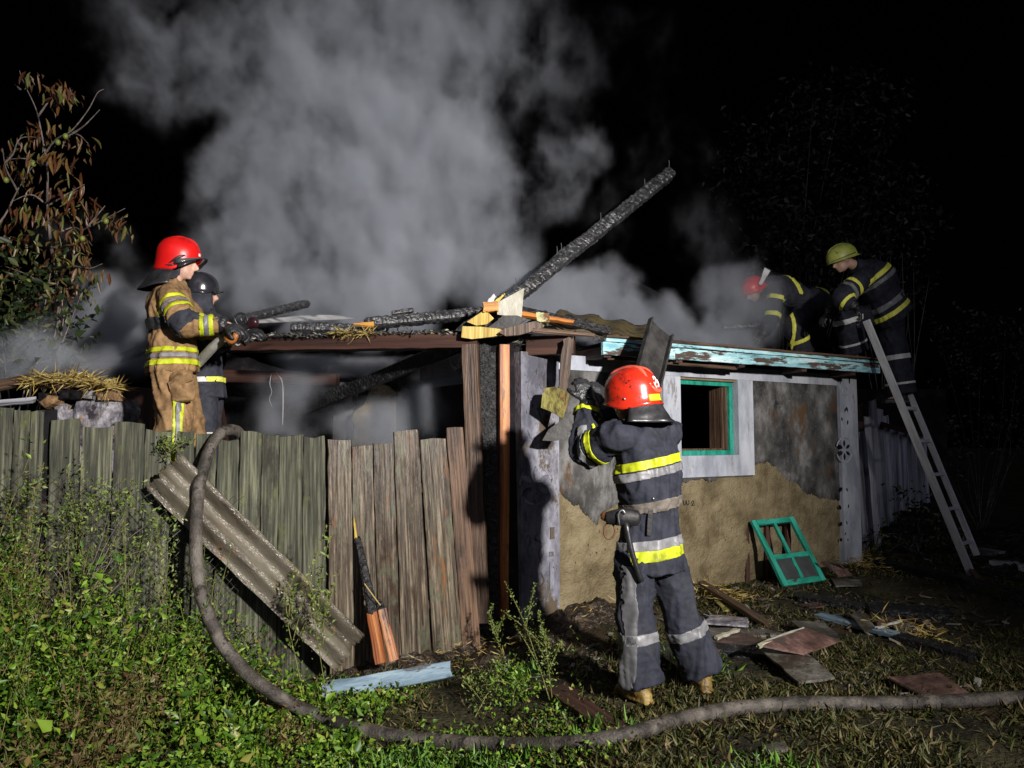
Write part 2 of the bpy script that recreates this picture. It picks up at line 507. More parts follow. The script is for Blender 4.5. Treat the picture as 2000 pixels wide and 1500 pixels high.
M['grass'] = leafy('grass', [(0, (.026, .034, .006)), (.45, (.055, .062, .012)), (.72, (.085, .075, .020)), (.9, (.115, .08, .032)), (1, (.19, .145, .07))], 0.55)
M['bright_grass'] = leafy('bright_grass', [(0, (.045, .12, .012)), (.6, (.085, .20, .02)), (1, (.14, .25, .035))], 0.5)
M['weed'] = leafy('weed', [(0, (.018, .048, .005)), (.35, (.055, .13, .009)), (.65, (.11, .205, .015)), (.86, (.18, .28, .028)), (.95, (.20, .20, .04)), (1, (.17, .10, .035))], 0.45)
M['dry_weed'] = leafy('dry_weed', [(0, (.05, .028, .012)), (.5, (.11, .065, .025)), (.8, (.10, .11, .02)), (1, (.20, .14, .06))], 0.6)
M['weed_light'] = leafy('weed_light', [(0, (.065, .105, .018)), (.6, (.12, .17, .034)), (1, (.19, .21, .055))], 0.5)
M['weed_stem'] = noisy('weed_stem', [(0.3, (.10, .11, .03)), (0.7, (.20, .18, .06))], 12, bump=0.1, vary=0.2)
M['red_stem'] = noisy('red_stem', [(0.3, (.12, .05, .03)), (0.7, (.20, .12, .06))], 12, bump=0.1, vary=0.2)
M['dead_leaf'] = objleaf('dead_leaf', [(0, (.075, .024, .010)), (.35, (.125, .048, .016)), (.62, (.16, .09, .028)), (.85, (.13, .12, .03)), (1, (.08, .12, .02))], 0.4)
M['dead_leaves'] = leafy('dead_leaves', [(0, (.05, .018, .009)), (.4, (.09, .045, .017)), (.75, (.11, .08, .025)), (1, (.06, .085, .02))], 0.5)
M['shrub_leaf'] = leafy('shrub_leaf', [(0, (.008, .016, .005)), (.5, (.022, .036, .010)), (.8, (.05, .066, .016)), (.92, (.10, .115, .03)), (1, (.15, .08, .03))], 0.45)
M['night_leaf'] = leafy('night_leaf', [(0, (.012, .015, .009)), (.7, (.028, .028, .02)), (.93, (.07, .065, .055)), (1, (.22, .20, .17))], 0.6)
M['bark'] = noisy('bark', [(0.3, (.07, .055, .05)), (0.7, (.22, .18, .16))], 16, (1, 1, .3), 0.8, 0.6, 50, vary=0.1)
M['fruit'] = plain('fruit', (.16, .20, .035), 0.45)
M['aluminium'] = noisy('aluminium', [(0.3, (.50, .50, .52)), (0.7, (.70, .70, .72))], 14, (1, 1, .2), 0.5, 0.2, 60, vary=0.05, metallic=0.2)
M['wire'] = plain('wire', (.06, .06, .055), 0.5, 0.5)
M['steel'] = plain('steel', (.30, .30, .31), 0.4, 0.9)
M['glass'] = plain('glass', (.055, .06, .062), 0.12, 0.0, 0.6)
# people
def cloth(name, c, scale=14, rough=0.8, spec=0.25, weave=420, dirt=None, bump=0.35):
    return noisy(name, [(0.25, tuple(x * 0.62 for x in c)), (0.5, c), (0.78, tuple(x * 1.35 for x in c))], scale, rough=rough, bump=bump, bscale=90, vary=0.0, spec=spec, bdist=0.004,
                 spots=dirt)
M['navy_cloth'] = cloth('navy_cloth', (.021, .023, .034), dirt=((.036, .037, .044), 5, (1, 1, 1), .56, .90))
M['black_cloth'] = cloth('black_cloth', (.034, .036, .048))
M['tan_cloth'] = cloth('tan_cloth', (.24, .145, .068), dirt=((.07, .04, .02), 6, (1, 1, 1), .56, .74))
M['black_leather'] = noisy('black_leather', [(0.3, (.014, .014, .016)), (0.7, (.036, .036, .04))], 10, rough=0.36, bump=0.12, bscale=26, vary=0.0, spec=0.7)
M['dull_leather'] = noisy('dull_leather', [(0.3, (.006, .006, .007)), (0.7, (.018, .017, .018))], 10, rough=0.55, bump=0.15, bscale=40, vary=0.0, spec=0.35)
M['glove_leather'] = noisy('glove_leather', [(0.3, (.012, .012, .013)), (0.7, (.036, .036, .04))], 12, rough=0.4, bump=0.5, bscale=60, vary=0.0, spec=0.6)
M['yellow_band'] = noisy('yellow_band', [(0.3, (.40, .45, .012)), (0.7, (.54, .60, .02))], 8, rough=0.5, bump=0.1, bscale=80, vary=0.0, spots=((.14, .15, .02), 7, (1, 1, 1), .54, .80))
M['lime_band'] = plain('lime_band', (.82, .82, .12), 0.5)
M['silver_band'] = noisy('silver_band', [(0.3, (.14, .14, .15)), (0.7, (.23, .23, .24))], 8, rough=0.45, bump=0.1, bscale=80, vary=0.0, spots=((.07, .07, .07), 7, (1, 1, 1), .54, .80))
M['grey_band'] = plain('grey_band', (.085, .085, .09), 0.6)
M['crest_highlight_red'] = plain('crest_highlight_red', (.60, .10, .06), 0.25)  # lighter red puts the highlight along the helmet ridges into the colour
M['white_band'] = plain('white_band', (.62, .62, .60), 0.55)
M['belt'] = noisy('belt', [(0.3, (.08, .068, .056)), (0.7, (.17, .148, .125))], 12, rough=0.7, bump=0.2, vary=0.0)
M['red_helmet'] = noisy('red_helmet', [(0.3, (.42, .018, .008)), (0.7, (.58, .03, .012))], 4, rough=0.24, bump=0.04, bscale=40, vary=0.0, spec=0.6, coat=0.5,
                        spots=[((.16, .012, .008), 9, (1, 1, 1), .56, .78), ((.05, .012, .01), 26, (1, 1, 1), .64, .72)])
M['bright_red_helmet'] = noisy('bright_red_helmet', [(0.3, (.56, .008, .008)), (0.7, (.70, .014, .010))], 4, rough=0.36, bump=0.05, vary=0.0, spec=0.45, spots=[((.20, .008, .008), 9, (1, 1, 1), .57, .80)])
M['black_helmet'] = noisy('black_helmet', [(0.3, (.014, .014, .018)), (0.7, (.03, .03, .036))], 4, rough=0.22, bump=0.05, vary=0.0, spec=0.6, coat=0.4)
M['lime_helmet'] = noisy('lime_helmet', [(0.3, (.30, .34, .06)), (0.7, (.44, .48, .11))], 6, rough=0.4, bump=0.1, vary=0.0,
                         spots=((.12, .12, .03), 10, (1, 1, 1), .6, .72))
M['white_mark'] = plain('white_mark', (.75, .75, .74), 0.5)
M['black_mark'] = plain('black_mark', (.012, .011, .01), 0.8)
M['skin'] = noisy('skin', [(0.3, (.46, .27, .20)), (0.7, (.60, .38, .29))], 9, rough=0.5, bump=0.1, vary=0.0)
M['eye'] = plain('eye', (.03, .025, .02), 0.2)
M['boot'] = noisy('boot', [(0.3, (.07, .04, .012)), (0.55, (.17, .11, .028)), (0.8, (.28, .20, .06))], 12, rough=0.5, bump=0.4, bscale=50, vary=0.0)
M['black_boot'] = noisy('black_boot', [(0.3, (.012, .012, .012)), (0.7, (.04, .04, .04))], 12, rough=0.5, bump=0.4, bscale=50, vary=0.0)
M['dark_plastic'] = plain('dark_plastic', (.018, .018, .02), 0.35)
M['maroon_plastic'] = plain('maroon_plastic', (.035, .010, .016), 0.3)
M['axe_wood'] = noisy('axe_wood', [(0.3, (.06, .022, .010)), (0.7, (.14, .055, .022))], 12, ZS, 0.45, 0.2, vary=0.0)
# ------------------------------------------------------------------ ground
def build_ground():
    xs = np.concatenate([np.linspace(-60, -6, 16), np.linspace(-5, 6, 150)[0:], np.linspace(7, 60, 16)])
    ys = np.concatenate([np.linspace(-20, 2.4, 10), np.linspace(2.6, 10, 130), np.linspace(11, 90, 20)])
    verts = []
    for y in ys:
        for x in xs:
            z = ground_z(x, y)
            if 2.4 < y < 10 and -5 < x < 6:
                z += 0.018 * noise.noise(Vector((x * 8, y * 8, 1.0))) + 0.012 * noise.noise(Vector((x * 19, y * 19, 5.0)))
            verts.append((x, y, z))
    nx = len(xs)
    faces = [(j * nx + i, j * nx + i + 1, (j + 1) * nx + i + 1, (j + 1) * nx + i) for j in range(len(ys) - 1) for i in range(nx - 1)]
    place('ground', new_mesh('ground', verts, faces, True), M['earth'], kind='structure')
build_ground()

def heap_height(x, y, blobs):
    h = 0.0
    for bx, by, r, a in blobs:
        d = ((x - bx) ** 2 + (y - by) ** 2) / (r * r)
        if d < 4:
            h = max(h, a * math.exp(-d * 1.6))
    return h

def heap(name, blobs, mat, x0, x1, y0, y1, step, rough, **tags):
    xs = np.arange(x0, x1, step); ys = np.arange(y0, y1, step)
    verts = []
    for y in ys:
        for x in xs:
            h = heap_height(x, y, blobs)
            k = min(1, h / 0.05)
            q = Vector((x * 11, y * 11, 2.0))
            h += rough * k * (noise.noise(q) + 0.7 * noise.noise(q * 2.3) + 0.5 * noise.noise(q * 5.1))
            verts.append((x, y, ground_z(x, y) - 0.045 + h))
    nx = len(xs)
    faces = [(j * nx + i, j * nx + i + 1, (j + 1) * nx + i + 1, (j + 1) * nx + i) for j in range(len(ys) - 1) for i in range(nx - 1)]
    return place(name, new_mesh(name, verts, faces, True), mat, **tags)

hb = []
for px, py, r, a in ((700, 1310, .32, .10), (800, 1290, .34, .15), (880, 1265, .36, .22), (945, 1235, .34, .24), (1010, 1235, .3, .17), (1120, 1215, .32, .17), (1175, 1205, .28, .18), (1060, 1260, .3, .10), (960, 1290, .3, .12)):
    g = G(px, py)
    hb.append((g.x, g.y, r, a))
heap('mud_heap', hb, M['mud'], -1.6, 1.2, 4.2, 6.2, 0.018, 0.035, kind='structure')

# ------------------------------------------------------------------ house: a low clay building with a burnt roof
HM = Matrix(((UX.x, -NX.x, 0, AX.x), (UX.y, -NX.y, 0, AX.y), (0, 0, 1, 0), (0, 0, 0, 1)))
house = empty('house', AX, 'low clay house with white window surround, turquoise eave board and burnt roof', 'house')
S0, S1 = -0.37, 4.05
TOP = 2.10
WS0, WS1, WZ0, WZ1 = 1.384, 2.152, 1.245, 1.954     # window opening

def hpart(name, geo, mat, parent=house, smooth=False, **t):
    return place(name, new_mesh(name, geo[0], geo[1], smooth), mat, HM.copy(), parent, **t)

def build_wall():
    cuts_s = sorted(set(list(np.linspace(0.0, WS0, 48)) + list(np.linspace(WS0, WS1, 26)) + list(np.linspace(WS1, 3.76, 56))))
    cuts_z = sorted(set(list(np.linspace(-0.15, WZ0, 48)) + list(np.linspace(WZ0, WZ1, 24)) + list(np.linspace(WZ1, TOP, 6))))
    ns = len(cuts_s)
    verts, faces = [], []
    for z in cuts_z:
        for s in cuts_s:
            q = Vector((s * 5, z * 5, 0.3))
            d = 0.012 * noise.noise(q) + 0.008 * noise.noise(q * 3.1) + 0.004 * noise.noise(q * 9)
            if z < 0.35:
                d += (0.35 - max(z, -.05)) * 0.16 * (0.6 + noise.noise(Vector((s * 3, z * 4, 9))))
            if z > WZ0 - .05 and WS0 - .05 < s < WS1 + .05: d = 0
            verts.append((s, d, z))
    for j in range(len(cuts_z) - 1):
        for i in range(ns - 1):
            sm = (cuts_s[i] + cuts_s[i + 1]) / 2; zm = (cuts_z[j] + cuts_z[j + 1]) / 2
            if WS0 < sm < WS1 and WZ0 < zm < WZ1:
                continue
            a = j * ns + i
            faces.append((a, a + 1, a + 1 + ns, a + ns))
    T = 0.30
    body = merge((verts, faces),
        box(S0, WS0 - .001, .08, T, -.15, TOP), box(WS1 + .001, S1, .08, T, -.15, TOP),
        box(WS0 - .001, WS1 + .001, .08, T, -.15, WZ0 - .002), box(WS0 - .001, WS1 + .001, .08, T, WZ1 + .002, TOP))
    hpart('front_wall', body, M['clay'])
build_wall()

# reveal of the opening (whitewashed inside faces), then the raised white surround
def rev(s0, s1, z0, z1, y0, y1):
    return box(s0, s1, y0, y1, z0, z1)
SR0, SR1, SZ0, SZ1 = WS0 - .215, WS1 + .215, WZ0 - .20, 1.975
sur = merge(box(SR0, WS0, -.034, .085, SZ0, SZ1), box(WS1, SR1, -.034, .085, SZ0, SZ1), box(WS0, WS1, -.0345, .085, SZ0, WZ0))
hpart('window_surround', sur, M['whitewash'])
hpart('frieze', box(0.0, 3.738, -.028, .06, SZ1 + .002, TOP), M['whitewash'])

# grey plaster that still clings above the bare clay, with a broken lower edge
edge_px = [(1086, 955), (1100, 968), (1118, 985), (1130, 990), (1145, 1006), (1158, 1020), (1166, 1022), (1172, 1004), (1188, 995), (1200, 987), (1215, 975),
           (1260, 960), (1310, 945), (1330, 942), (1360, 936), (1372, 934), (1385, 941), (1398, 937), (1402, 925), (1420, 920), (1466, 914),
           (1480, 905), (1497, 902), (1512, 910), (1524, 925), (1540, 940), (1553, 941), (1562, 950), (1570, 962), (1588, 966), (1600, 972), (1612, 974), (1634, 976)]
edge = [Wsz(*p) for p in edge_px]
def edge_z(s):
    z = np.interp(s, [e[0] for e in edge], [e[1] for e in edge])
    return z + 0.022 * noise.noise(Vector((s * 16, 0, 0))) + 0.020 * noise.noise(Vector((s * 42, 5, 0))) + .012 * noise.noise(Vector((s * 110, 5, 0)))
def build_plaster():
    verts, faces = [], []
    def strip(sa, sb, ztop, n):
        ss = np.linspace(sa, sb, n)
        rows = 14
        base = len(verts)
        for s in ss:
            zb = edge_z(s)
            if zb > ztop - .01: zb = ztop - .01
            verts.append((s, .02, zb - .002))
            for r in range(rows + 1):
                z = zb + (ztop - zb) * r / rows
                d = 0.004 * noise.noise(Vector((s * 6, z * 6, 3)))
                verts.append((s, -.017 + d + (0.006 if r == 0 else 0), z))
        k = rows + 2
        for i in range(n - 1):
            for r in range(k - 1):
                a = base + i * k + r
                faces.append((a, a + k, a + k + 1, a + 1))
    strip(0.001, SR0 - .002, SZ1, 150)
    strip(SR0 - .002, SR1 + .002, SZ0 - .001, 150)
    strip(SR1 + .002, 3.738, SZ1, 170)
    faces[:] = [tuple(reversed(f)) for f in faces]
    faces[:] = [tuple(reversed(f)) for f in faces]
    hpart('plaster_layer', (verts, faces), M['plaster'], smooth=True)
build_plaster()

# small scribble on the clay
def stroke(pts, r, lat=None):
    return loft([Vector(p) for p in pts], [r] * len(pts), n=6, sub=2)
scr = []
for path in ([(1334, 978), (1336, 986), (1339, 984), (1340, 977)], [(1340, 978), (1342, 986), (1345, 984), (1345, 977)], [(1349, 983), (1352, 978), (1355, 981), (1350, 987), (1356, 986)]):
    pts = []
    for p in path:
        s, z = Wsz(*p)
        pts.append((s, -0.004 + .012 * noise.noise(Vector((s * 5, z * 5, .3))), z))
    scr.append(stroke(pts, 0.0045))
hpart('scribble', merge(*scr), M['black_mark'])

# pilasters with ornament in relief
def petal(c, ang, L, w, y, n=10, t=.012):
    """raised leaf lozenge in the wall plane"""
    cs, sn = math.cos(ang), math.sin(ang)
    ring = []
    for i in range(n * 2):
        u = i / n
        if u <= 1: a, b = u, math.sin(math.pi * u) * w / 2
        else: a, b = 2 - u, -math.sin(math.pi * (2 - u)) * w / 2
        ring.append((c[0] + cs * a * L - sn * b, c[1] + sn * a * L + cs * b))
    m = len(ring)
    v = [(x, y + t, z) for x, z in ring] + [(c[0] + (x - c[0] - cs * L / 2) * .8 + cs * L / 2, y - .0, c[1] + (z - c[1] - sn * L / 2) * .8 + sn * L / 2) for x, z in ring]
    f = [(i, (i + 1) % m, m + (i + 1) % m, m + i) for i in range(m)] + [tuple(range(2 * m - 1, m - 1, -1))]
    f = [tuple(q) for q in f]
    return v, f

def arc(c, r, a0, a1, y, th=.008, n=9):
    pts = [(c[0] + r * math.cos(a0 + (a1 - a0) * i / n), y, c[1] + r * math.sin(a0 + (a1 - a0) * i / n)) for i in range(n + 1)]
    return loft([Vector(p) for p in pts], [th] * len(pts), n=6, sub=1)

def curve_px(pxs, y, th=.009):
    pts = []
    for p in pxs:
        s, z = Wsz(p[0], p[1], -y)
        pts.append(Vector((s, y, z)))
    return loft(pts, [th * .4] + [th] * (len(pts) - 2) + [th * .4], n=6, sub=3)

pil = hpart('pilaster', merge(box(S0, -.002, -.05, .0795, -.12, TOP)), M['worn_whitewash'])
y = -.050
s0, z0 = Wsz(1046, 948, .05)
orn = [petal((s0 + .03 * math.cos(a), z0 + .03 * math.sin(a)), a, .13, .055, y - .012) for a in [math.pi / 6 + k * math.pi / 3 for k in range(6)]]
orn += [arc((s0, z0), .15, .3, 1.1, y), arc((s0, z0), .15, 2.2, 3.1, y), arc((s0, z0), .15, 4.0, 5.2, y)]
orn += [curve_px(q, y) for q in ([(1024, 1060), (1032, 1045), (1036, 1060), (1030, 1075), (1036, 1095), (1030, 1110)], [(1034, 1110), (1042, 1130), (1036, 1150), (1034, 1168)],
        [(1052, 1040), (1044, 1052), (1058, 1062), (1052, 1080), (1058, 1100)], [(1056, 1118), (1062, 1135), (1054, 1148)],
        [(1040, 735), (1030, 765), (1040, 790), (1036, 806)], [(1052, 750), (1064, 770), (1052, 800), (1062, 825)], [(1030, 840), (1040, 858), (1056, 848), (1066, 862)])]
for q in ((1074, 1030, 1052), (1072, 1078, 1086), (1073, 1098, 1150)):
    sA, zA = Wsz(q[0], q[1], .05); sB, zB = Wsz(q[0] + 8, q[2], .05)
    orn.append(box(sA, sB, y - .010, y + .01, zB, zA))
for g_ in orn: hpart('ornament', g_, M['worn_whitewash'], pil)

pil2 = hpart('pilaster', box(3.742, S1, -.05, .0795, -.12, TOP), M['whitewash'])
s0, z0 = Wsz(1649, 879, .05)
dk = [petal((s0 + .022 * math.cos(a), z0 + .022 * math.sin(a)), a, .10, .045, y - .003, t=.02) for a in [math.pi / 6 + k * math.pi / 3 for k in range(6)]]
for px, py, ang, L, w in ((1641, 747, 90, .13, .03), (1659, 747, 90, .13, .03), (1649, 800, 60, .07, .03), (1656, 800, 110, .08, .03), (1645, 818, 100, .06, .03), (1655, 825, 80, .07, .03),
                          (1642, 955, 60, .06, .025), (1656, 955, 120, .06, .025), (1643, 990, 110, .06, .025), (1656, 988, 70, .06, .025), (1643, 1022, 70, .05, .02), (1655, 1020, 110, .06, .02), (1644, 1052, 90, .04, .02), (1656, 1052, 90, .04, .02), (1650, 1040, 60, .04, .02)):
    sA, zA = Wsz(px, py + 6, .05)
    dk.append(petal((sA, zA), math.radians(ang), L, w, y - .003, t=.02))
for g_ in dk: hpart('ornament', g_, M['soot'], pil2)  # dark inlays paint in the shade of pierced holes
rl = [arc((s0, z0), .135, .3, 2.8, y, .007), arc((s0, z0), .135, 3.5, 6.0, y, .007)]
sA, zA = Wsz(1650, 764, .05)
rl.append(arc((sA, zA), .045, 0, 6.28, y, .010))
for g_ in rl: hpart('ornament', g_, M['whitewash'], pil2)

# window: green outer frame, raw brown inner frame, no glass left
win = empty('window', Wp(WS0, WZ0), None, None)
win.parent = house
win.matrix_basis = WORLD['house'].inverted() @ HM @ Matrix.Translation((WS0, 0, WZ0))
WORLD[win.name] = HM @ Matrix.Translation((WS0, 0, WZ0))
WIN_W, WIN_H = WS1 - WS0, WZ1 - WZ0
hpart('frame', merge(box(WS0 + .001, WS1 - .001, .034, .075, WZ1 - .042, WZ1 - .001), box(WS1 - .048, WS1 - .001, .034, .0749, WZ0 + .046, WZ1 - .043),
                     box(WS0 + .001, WS0 + .03, .034, .0749, WZ0 + .046, WZ1 - .043)), M['green_paint'], win)
hpart('sill', box(WS0 + .001, WS1 - .001, .030, .079, WZ0 + .001, WZ0 + .045), M['green_paint'], win)
hpart('jamb', merge(box(WS1 - .11, WS1 - .05, .078, .24, WZ0 + .05, WZ1 - .045), box(WS1 - .085, WS1 - .052, .060, .0775, WZ0 + .05, WZ1 - .045)), M['brown_wood'], win)
hpart('bottom_rail', box(WS0 + .002, WS1 - .112, .080, .22, WZ0 + .02, WZ0 + .062), M['brown_wood'], win)

# remaining walls, burnt black inside, and the ceiling that is left
D = 3.3
back = merge(box(S1 - .28, S1, .302, D, -.1, 2.05), box(S0, S1, D + .002, D + .25, -.1, 2.0), box(S0, S0 + .22, .302, D, -.1, 1.9))
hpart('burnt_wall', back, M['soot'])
def ceiling():
    n = 60
    rnd = random.Random(4)
    v, f = [], []
    ys = np.linspace(-.28, D + .3, 26); ss = np.linspace(0.35, S1 + .08, n)
    for yy in ys:
        for s in ss:
            h = 0.02 + .16 * sstep(-.1, 1.6, yy) + .05 * noise.noise(Vector((s * 4, yy * 4, 0))) + .03 * noise.noise(Vector((s * 12, yy * 12, 4)))
            v.append((s, yy, TOP + .095 + max(0, h)))
    k = len(v)
    for yy in ys:
        for s in ss:
            v.append((s, yy, TOP + .03))
    for j in range(len(ys) - 1):
        for i in range(n - 1):
            a = j * n + i
            f.append((a, a + 1, a + 1 + n, a + n)); f.append((k + a, k + a + n, k + a + 1 + n, k + a + 1))
    for i in range(n - 1):
        f.append((i, k + i, k + i + 1, i + 1))
        a = (len(ys) - 1) * n + i
        f.append((a, a + 1, k + a + 1, k + a))
    for j in range(len(ys) - 1):
        a = j * n
        f.append((a, a + n, k + a + n, k + a)); a += n - 1
        f.append((a, k + a, k + a + n, a + n))
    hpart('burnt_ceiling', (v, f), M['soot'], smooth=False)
ceiling()
# eave: turquoise boards in two lengths, thin brown batten above, soffit planks
def fascia(s0, s1, z0a, z0b, w, name, mat, out=.33, t=.024, **k):
    p0, p1 = Wp(s0, z0a, out), Wp(s1, z0b, out)
    return board(name, p0, p1, w, t, NX, mat, house, segs=24, edge=.003, **k)
fascia(0.23, 1.02, 2.135, 2.135, .105, 'eave_board', M['blue_paint'])
fascia(1.024, S1 - .02, 2.137, 2.150, .098, 'eave_board', M['blue_paint'])
fascia(0.26, S1 + .0, 2.205, 2.222, .03, 'eave_batten', M['blue_paint'], out=.338, t=.02)
fascia(0.24, S1 - .01, 2.232, 2.252, .018, 'eave_batten', M['brown_wood'], out=.352, t=.05, jag1=.02)
fascia(0.3, 1.9, 2.07, 2.06, .03, 'soffit_lath', M['brown_wood'], out=.24, t=.02)
for k, (a, b) in enumerate(((.3, .35), (1.1, 1.2), (1.9, 2.0), (2.8, 2.85), (3.6, 3.65))):
    board('rafter_end', Wp(a, 2.11, .31), Wp(b, 2.11, -.2), .07, .09, (0, 0, 1), M['dark_brown'], house)

# burnt porch front: long scorched beam, posts and black planks
board('porch_beam', P(446, 674, 6.25), P(934, 668, 5.9), .115, .10, (0, -1, .1), M['dark_brown'], house, segs=20, edge=.004)
board('porch_post', P(940, 1215, 5.72), P(918, 674, 5.80), .125, .10, (-.1, -1, 0), M['brown_wood'], house, segs=14, edge=.004)
board('charred_plank', P(962, 1205, 5.95), P(956, 672, 6.02), .17, .035, (0.1, -1, 0), M['char'], house, segs=14, edge=.006)
board('porch_post', P(986, 1205, 5.92), P(983, 674, 5.98), .085, .08, (0.25, -1, 0), M['orange_wood'], house, segs=14, edge=.003)
board('charred_post', P(1006, 1205, 5.93), P(1003, 672, 6.00), .10, .09, (0, -1, 0), M['soot'], house, segs=14, edge=.004)
board('lintel', P(1030, 676, 5.95), P(1122, 674, 5.86), .15, .10, (0.3, -1, 0), M['dark_brown'], house, segs=8, edge=.004)
board('black_plank', P(925, 676, 6.05), P(1045, 668, 6.0), .13, .06, (0, -1, 0.1), M['soot'], house, segs=8)  # black plank across the top of the doorway gap
# inside of the burnt room: whitewashed pier, clay stump of a partition, sagging cross beam
def rough_slab(name, pts_px, Y, depth, mat, jag=.02, par=house, **k):
    """upright slab whose outline is given in photograph pixels at depth Y"""
    pts = [P(a, b, Y) for a, b in pts_px]
    rnd = random.Random(len(name) + int(pts_px[0][0]))
    dense = []
    for i in range(len(pts)):
        a, b = pts[i], pts[(i + 1) % len(pts)]
        m = max(1, int((b - a).length / .09))
        for q in range(m):
            p = a.lerp(b, q / m)
            dense.append(p + Vector((rnd.uniform(-jag, jag), 0, rnd.uniform(-jag, jag))))
    n = len(dense)
    back = [p + Vector((0, depth, 0)) for p in dense]
    f = [tuple(range(n))] + [tuple(range(2 * n - 1, n - 1, -1))] + [(i, i + n, (i + 1) % n + n, (i + 1) % n) for i in range(n)]
    return place(name, new_mesh(name, dense + back, [tuple(reversed(q)) for q in f]), mat, None, par, **k)
rough_slab('inner_pier', [(652, 748), (688, 746), (690, 905), (648, 905)], 8.3, .3, M['plaster'], .006)
rough_slab('partition_stump', [(690, 800), (712, 790), (722, 770), (735, 750), (752, 752), (768, 766), (790, 775), (800, 810), (830, 830), (880, 845), (900, 900), (690, 905)], 8.0, .25, M['clay'])
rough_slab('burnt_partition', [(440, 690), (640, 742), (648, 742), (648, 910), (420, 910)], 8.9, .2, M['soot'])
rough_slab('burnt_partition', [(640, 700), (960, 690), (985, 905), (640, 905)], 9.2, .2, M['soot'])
board('cross_beam', P(440, 735, 8.2), P(660, 742, 8.1), .14, .12, (0, -1, 0), M['dark_brown'], house, segs=8)
board('cross_beam', P(560, 812, 7.6), P(900, 672, 6.3), .12, .10, (0, -1, 0), M['char'], house, segs=10)
cab = merge(loft([P(530, 730, 7.0), P(527, 750, 7.0), P(531, 765, 7.0), P(526, 780, 7.0), P(532, 795, 7.0)], [.0022] * 5, n=5),
            loft([P(540, 728, 7.0), P(551, 745, 7.0), P(553, 780, 7.0), P(552, 830, 7.0)], [.003, .0035, .006, .002], n=6))
place('hanging_wire', new_mesh('hanging_wire', *cab), M['white_band'], None, house)

# ------------------------------------------------------------------ loose burnt timber
def char_log(name, p0, p1, r0, r1, mat, segs=90, n=22, square=.7, seed=0, crack=1.0, parent=None, **tags):
    """timber burnt to a scaly crust: rounded square section with cracked blocks standing proud"""
    p0, p1 = Vector(p0), Vector(p1)
    L = (p1 - p0).length
    Mx = frame(p0, p1 - p0, (0.2, -1, .4))
    verts, faces = [], []
    for i in range(segs + 1):
        f = i / segs
        r = r0 + (r1 - r0) * f
        z = f * L
        wob = Vector((.25 * r * noise.noise(Vector((z * 1.7, seed, 0))), .25 * r * noise.noise(Vector((z * 1.7, seed, 5))), 0))
        for k in range(n):
            a = 2 * math.pi * k / n
            c, s = math.cos(a), math.sin(a)
            q = (abs(c) ** (2 / square * 1.6) + abs(s) ** (2 / square * 1.6)) ** (-square / 2 / 1.6)
            rr = r * q
            # crust cells are wide around and short along the timber
            cp = Vector((c * r * 10, s * r * 10, z * 27))
            d = noise.voronoi(cp + Vector((seed * 5.1, 0, 0)))[0]
            e = min(1.0, max(0.0, (d[1] - d[0]) * 2.6))
            rr *= 1 + crack * (0.17 * e - 0.17 + 0.08 * noise.noise(Vector((c * 3, s * 3, z * 3 + seed))))
            endf = 1 - 0.35 * max(0, (abs(f - .5) - .485) / .015)
            verts.append((c * rr * endf + wob.x, s * rr * endf + wob.y, z + (0.03 * noise.noise(Vector((c * 2, s * 2, seed + 3.0))) if i in (0, segs) else 0)))
    for i in range(segs):
        for k in range(n):
            a, b = i * n + k, i * n + (k + 1) % n
            faces.append((a, b, b + n, a + n))
    faces.append(tuple(range(n - 1, -1, -1))); faces.append(tuple(range(segs * n, segs * n + n)))
    return place(name, new_mesh(name, verts, faces, False), mat, Mx, parent, **tags)

r1 = char_log('charred_rafter', P(925, 645, 5.95), P(1311, 337, 8.3), .062, .074, M['char_log'], segs=210, n=26, seed=1,
              label='long charred rafter rising steeply from the roof corner into the smoke', cat='burnt timber')
a, b = P(925, 645, 5.95), P(1311, 337, 8.3)
nm = new_mesh('nail', *loft([Vector((0, 0, -.03)), Vector((.004, 0, .04)), Vector((0, 0, .075))], [.0035, .0035, .003], n=6, sub=1))
for f in (.16, .34, .36, .56, .82, .985):
    q = a.lerp(b, f) + Vector((0, 0, .09))
    place('nail', nm, M['steel'], Matrix.Translation(q), r1)
# nail sits in the crust of the rafter
LOGS = [
 (P(568, 640, 6.4), P(760, 646, 6.5), .045, .05, 'short charred log lying flat on the porch beam nearest the jet', 5),
 (P(712, 632, 6.1), P(945, 612, 6.6), .048, .055, 'bent charred pole resting on the porch beam with a raw split tip', 7),
 (P(765, 612, 6.35), P(806, 606, 6.4), .02, .022, 'small charred stub lying across the bent pole', 9),
 (P(475, 622, 5.9), P(602, 593, 7.0), .034, .036, 'charred timber sticking out behind the firefighter with the nozzle', 11),
 (P(110, 742, 6.3), P(292, 680, 6.9), .045, .04, 'charred pole slanting up behind the back of the tan firefighter', 13),
 (P(-30, 752, 6.2), P(60, 728, 6.6), .05, .05, 'charred beam end above the leftmost fence boards', 15),
 (P(1170, 622, 7.2), P(1080, 640, 6.9), .035, .03, 'charred pole end showing behind the mossy roof sheet', 17),
 (P(1215, 540, 9.6), P(1420, 650, 9.2), .035, .035, 'thin charred rafter half lost in smoke before the red helmeted man', 19),
 (P(1100, 690, 6.4), P(900, 640, 6.4), .04, .05, 'blackened pole lying under the yellow planks at the roof corner', 21),
 (P(1410, 640, 8.5), P(1520, 634, 8.6), .035, .035, 'charred pole lying on the roof by the crouching man', 23),
]
for p0, p1, ra, rb, lab, sd_ in LOGS:
    char_log('charred_log', p0, p1, ra, rb, M['soot'] if sd_ == 19 else M['char_log'], segs=60, n=16, seed=sd_, label=lab, cat='burnt timber', group='charred timbers on the burnt roof')
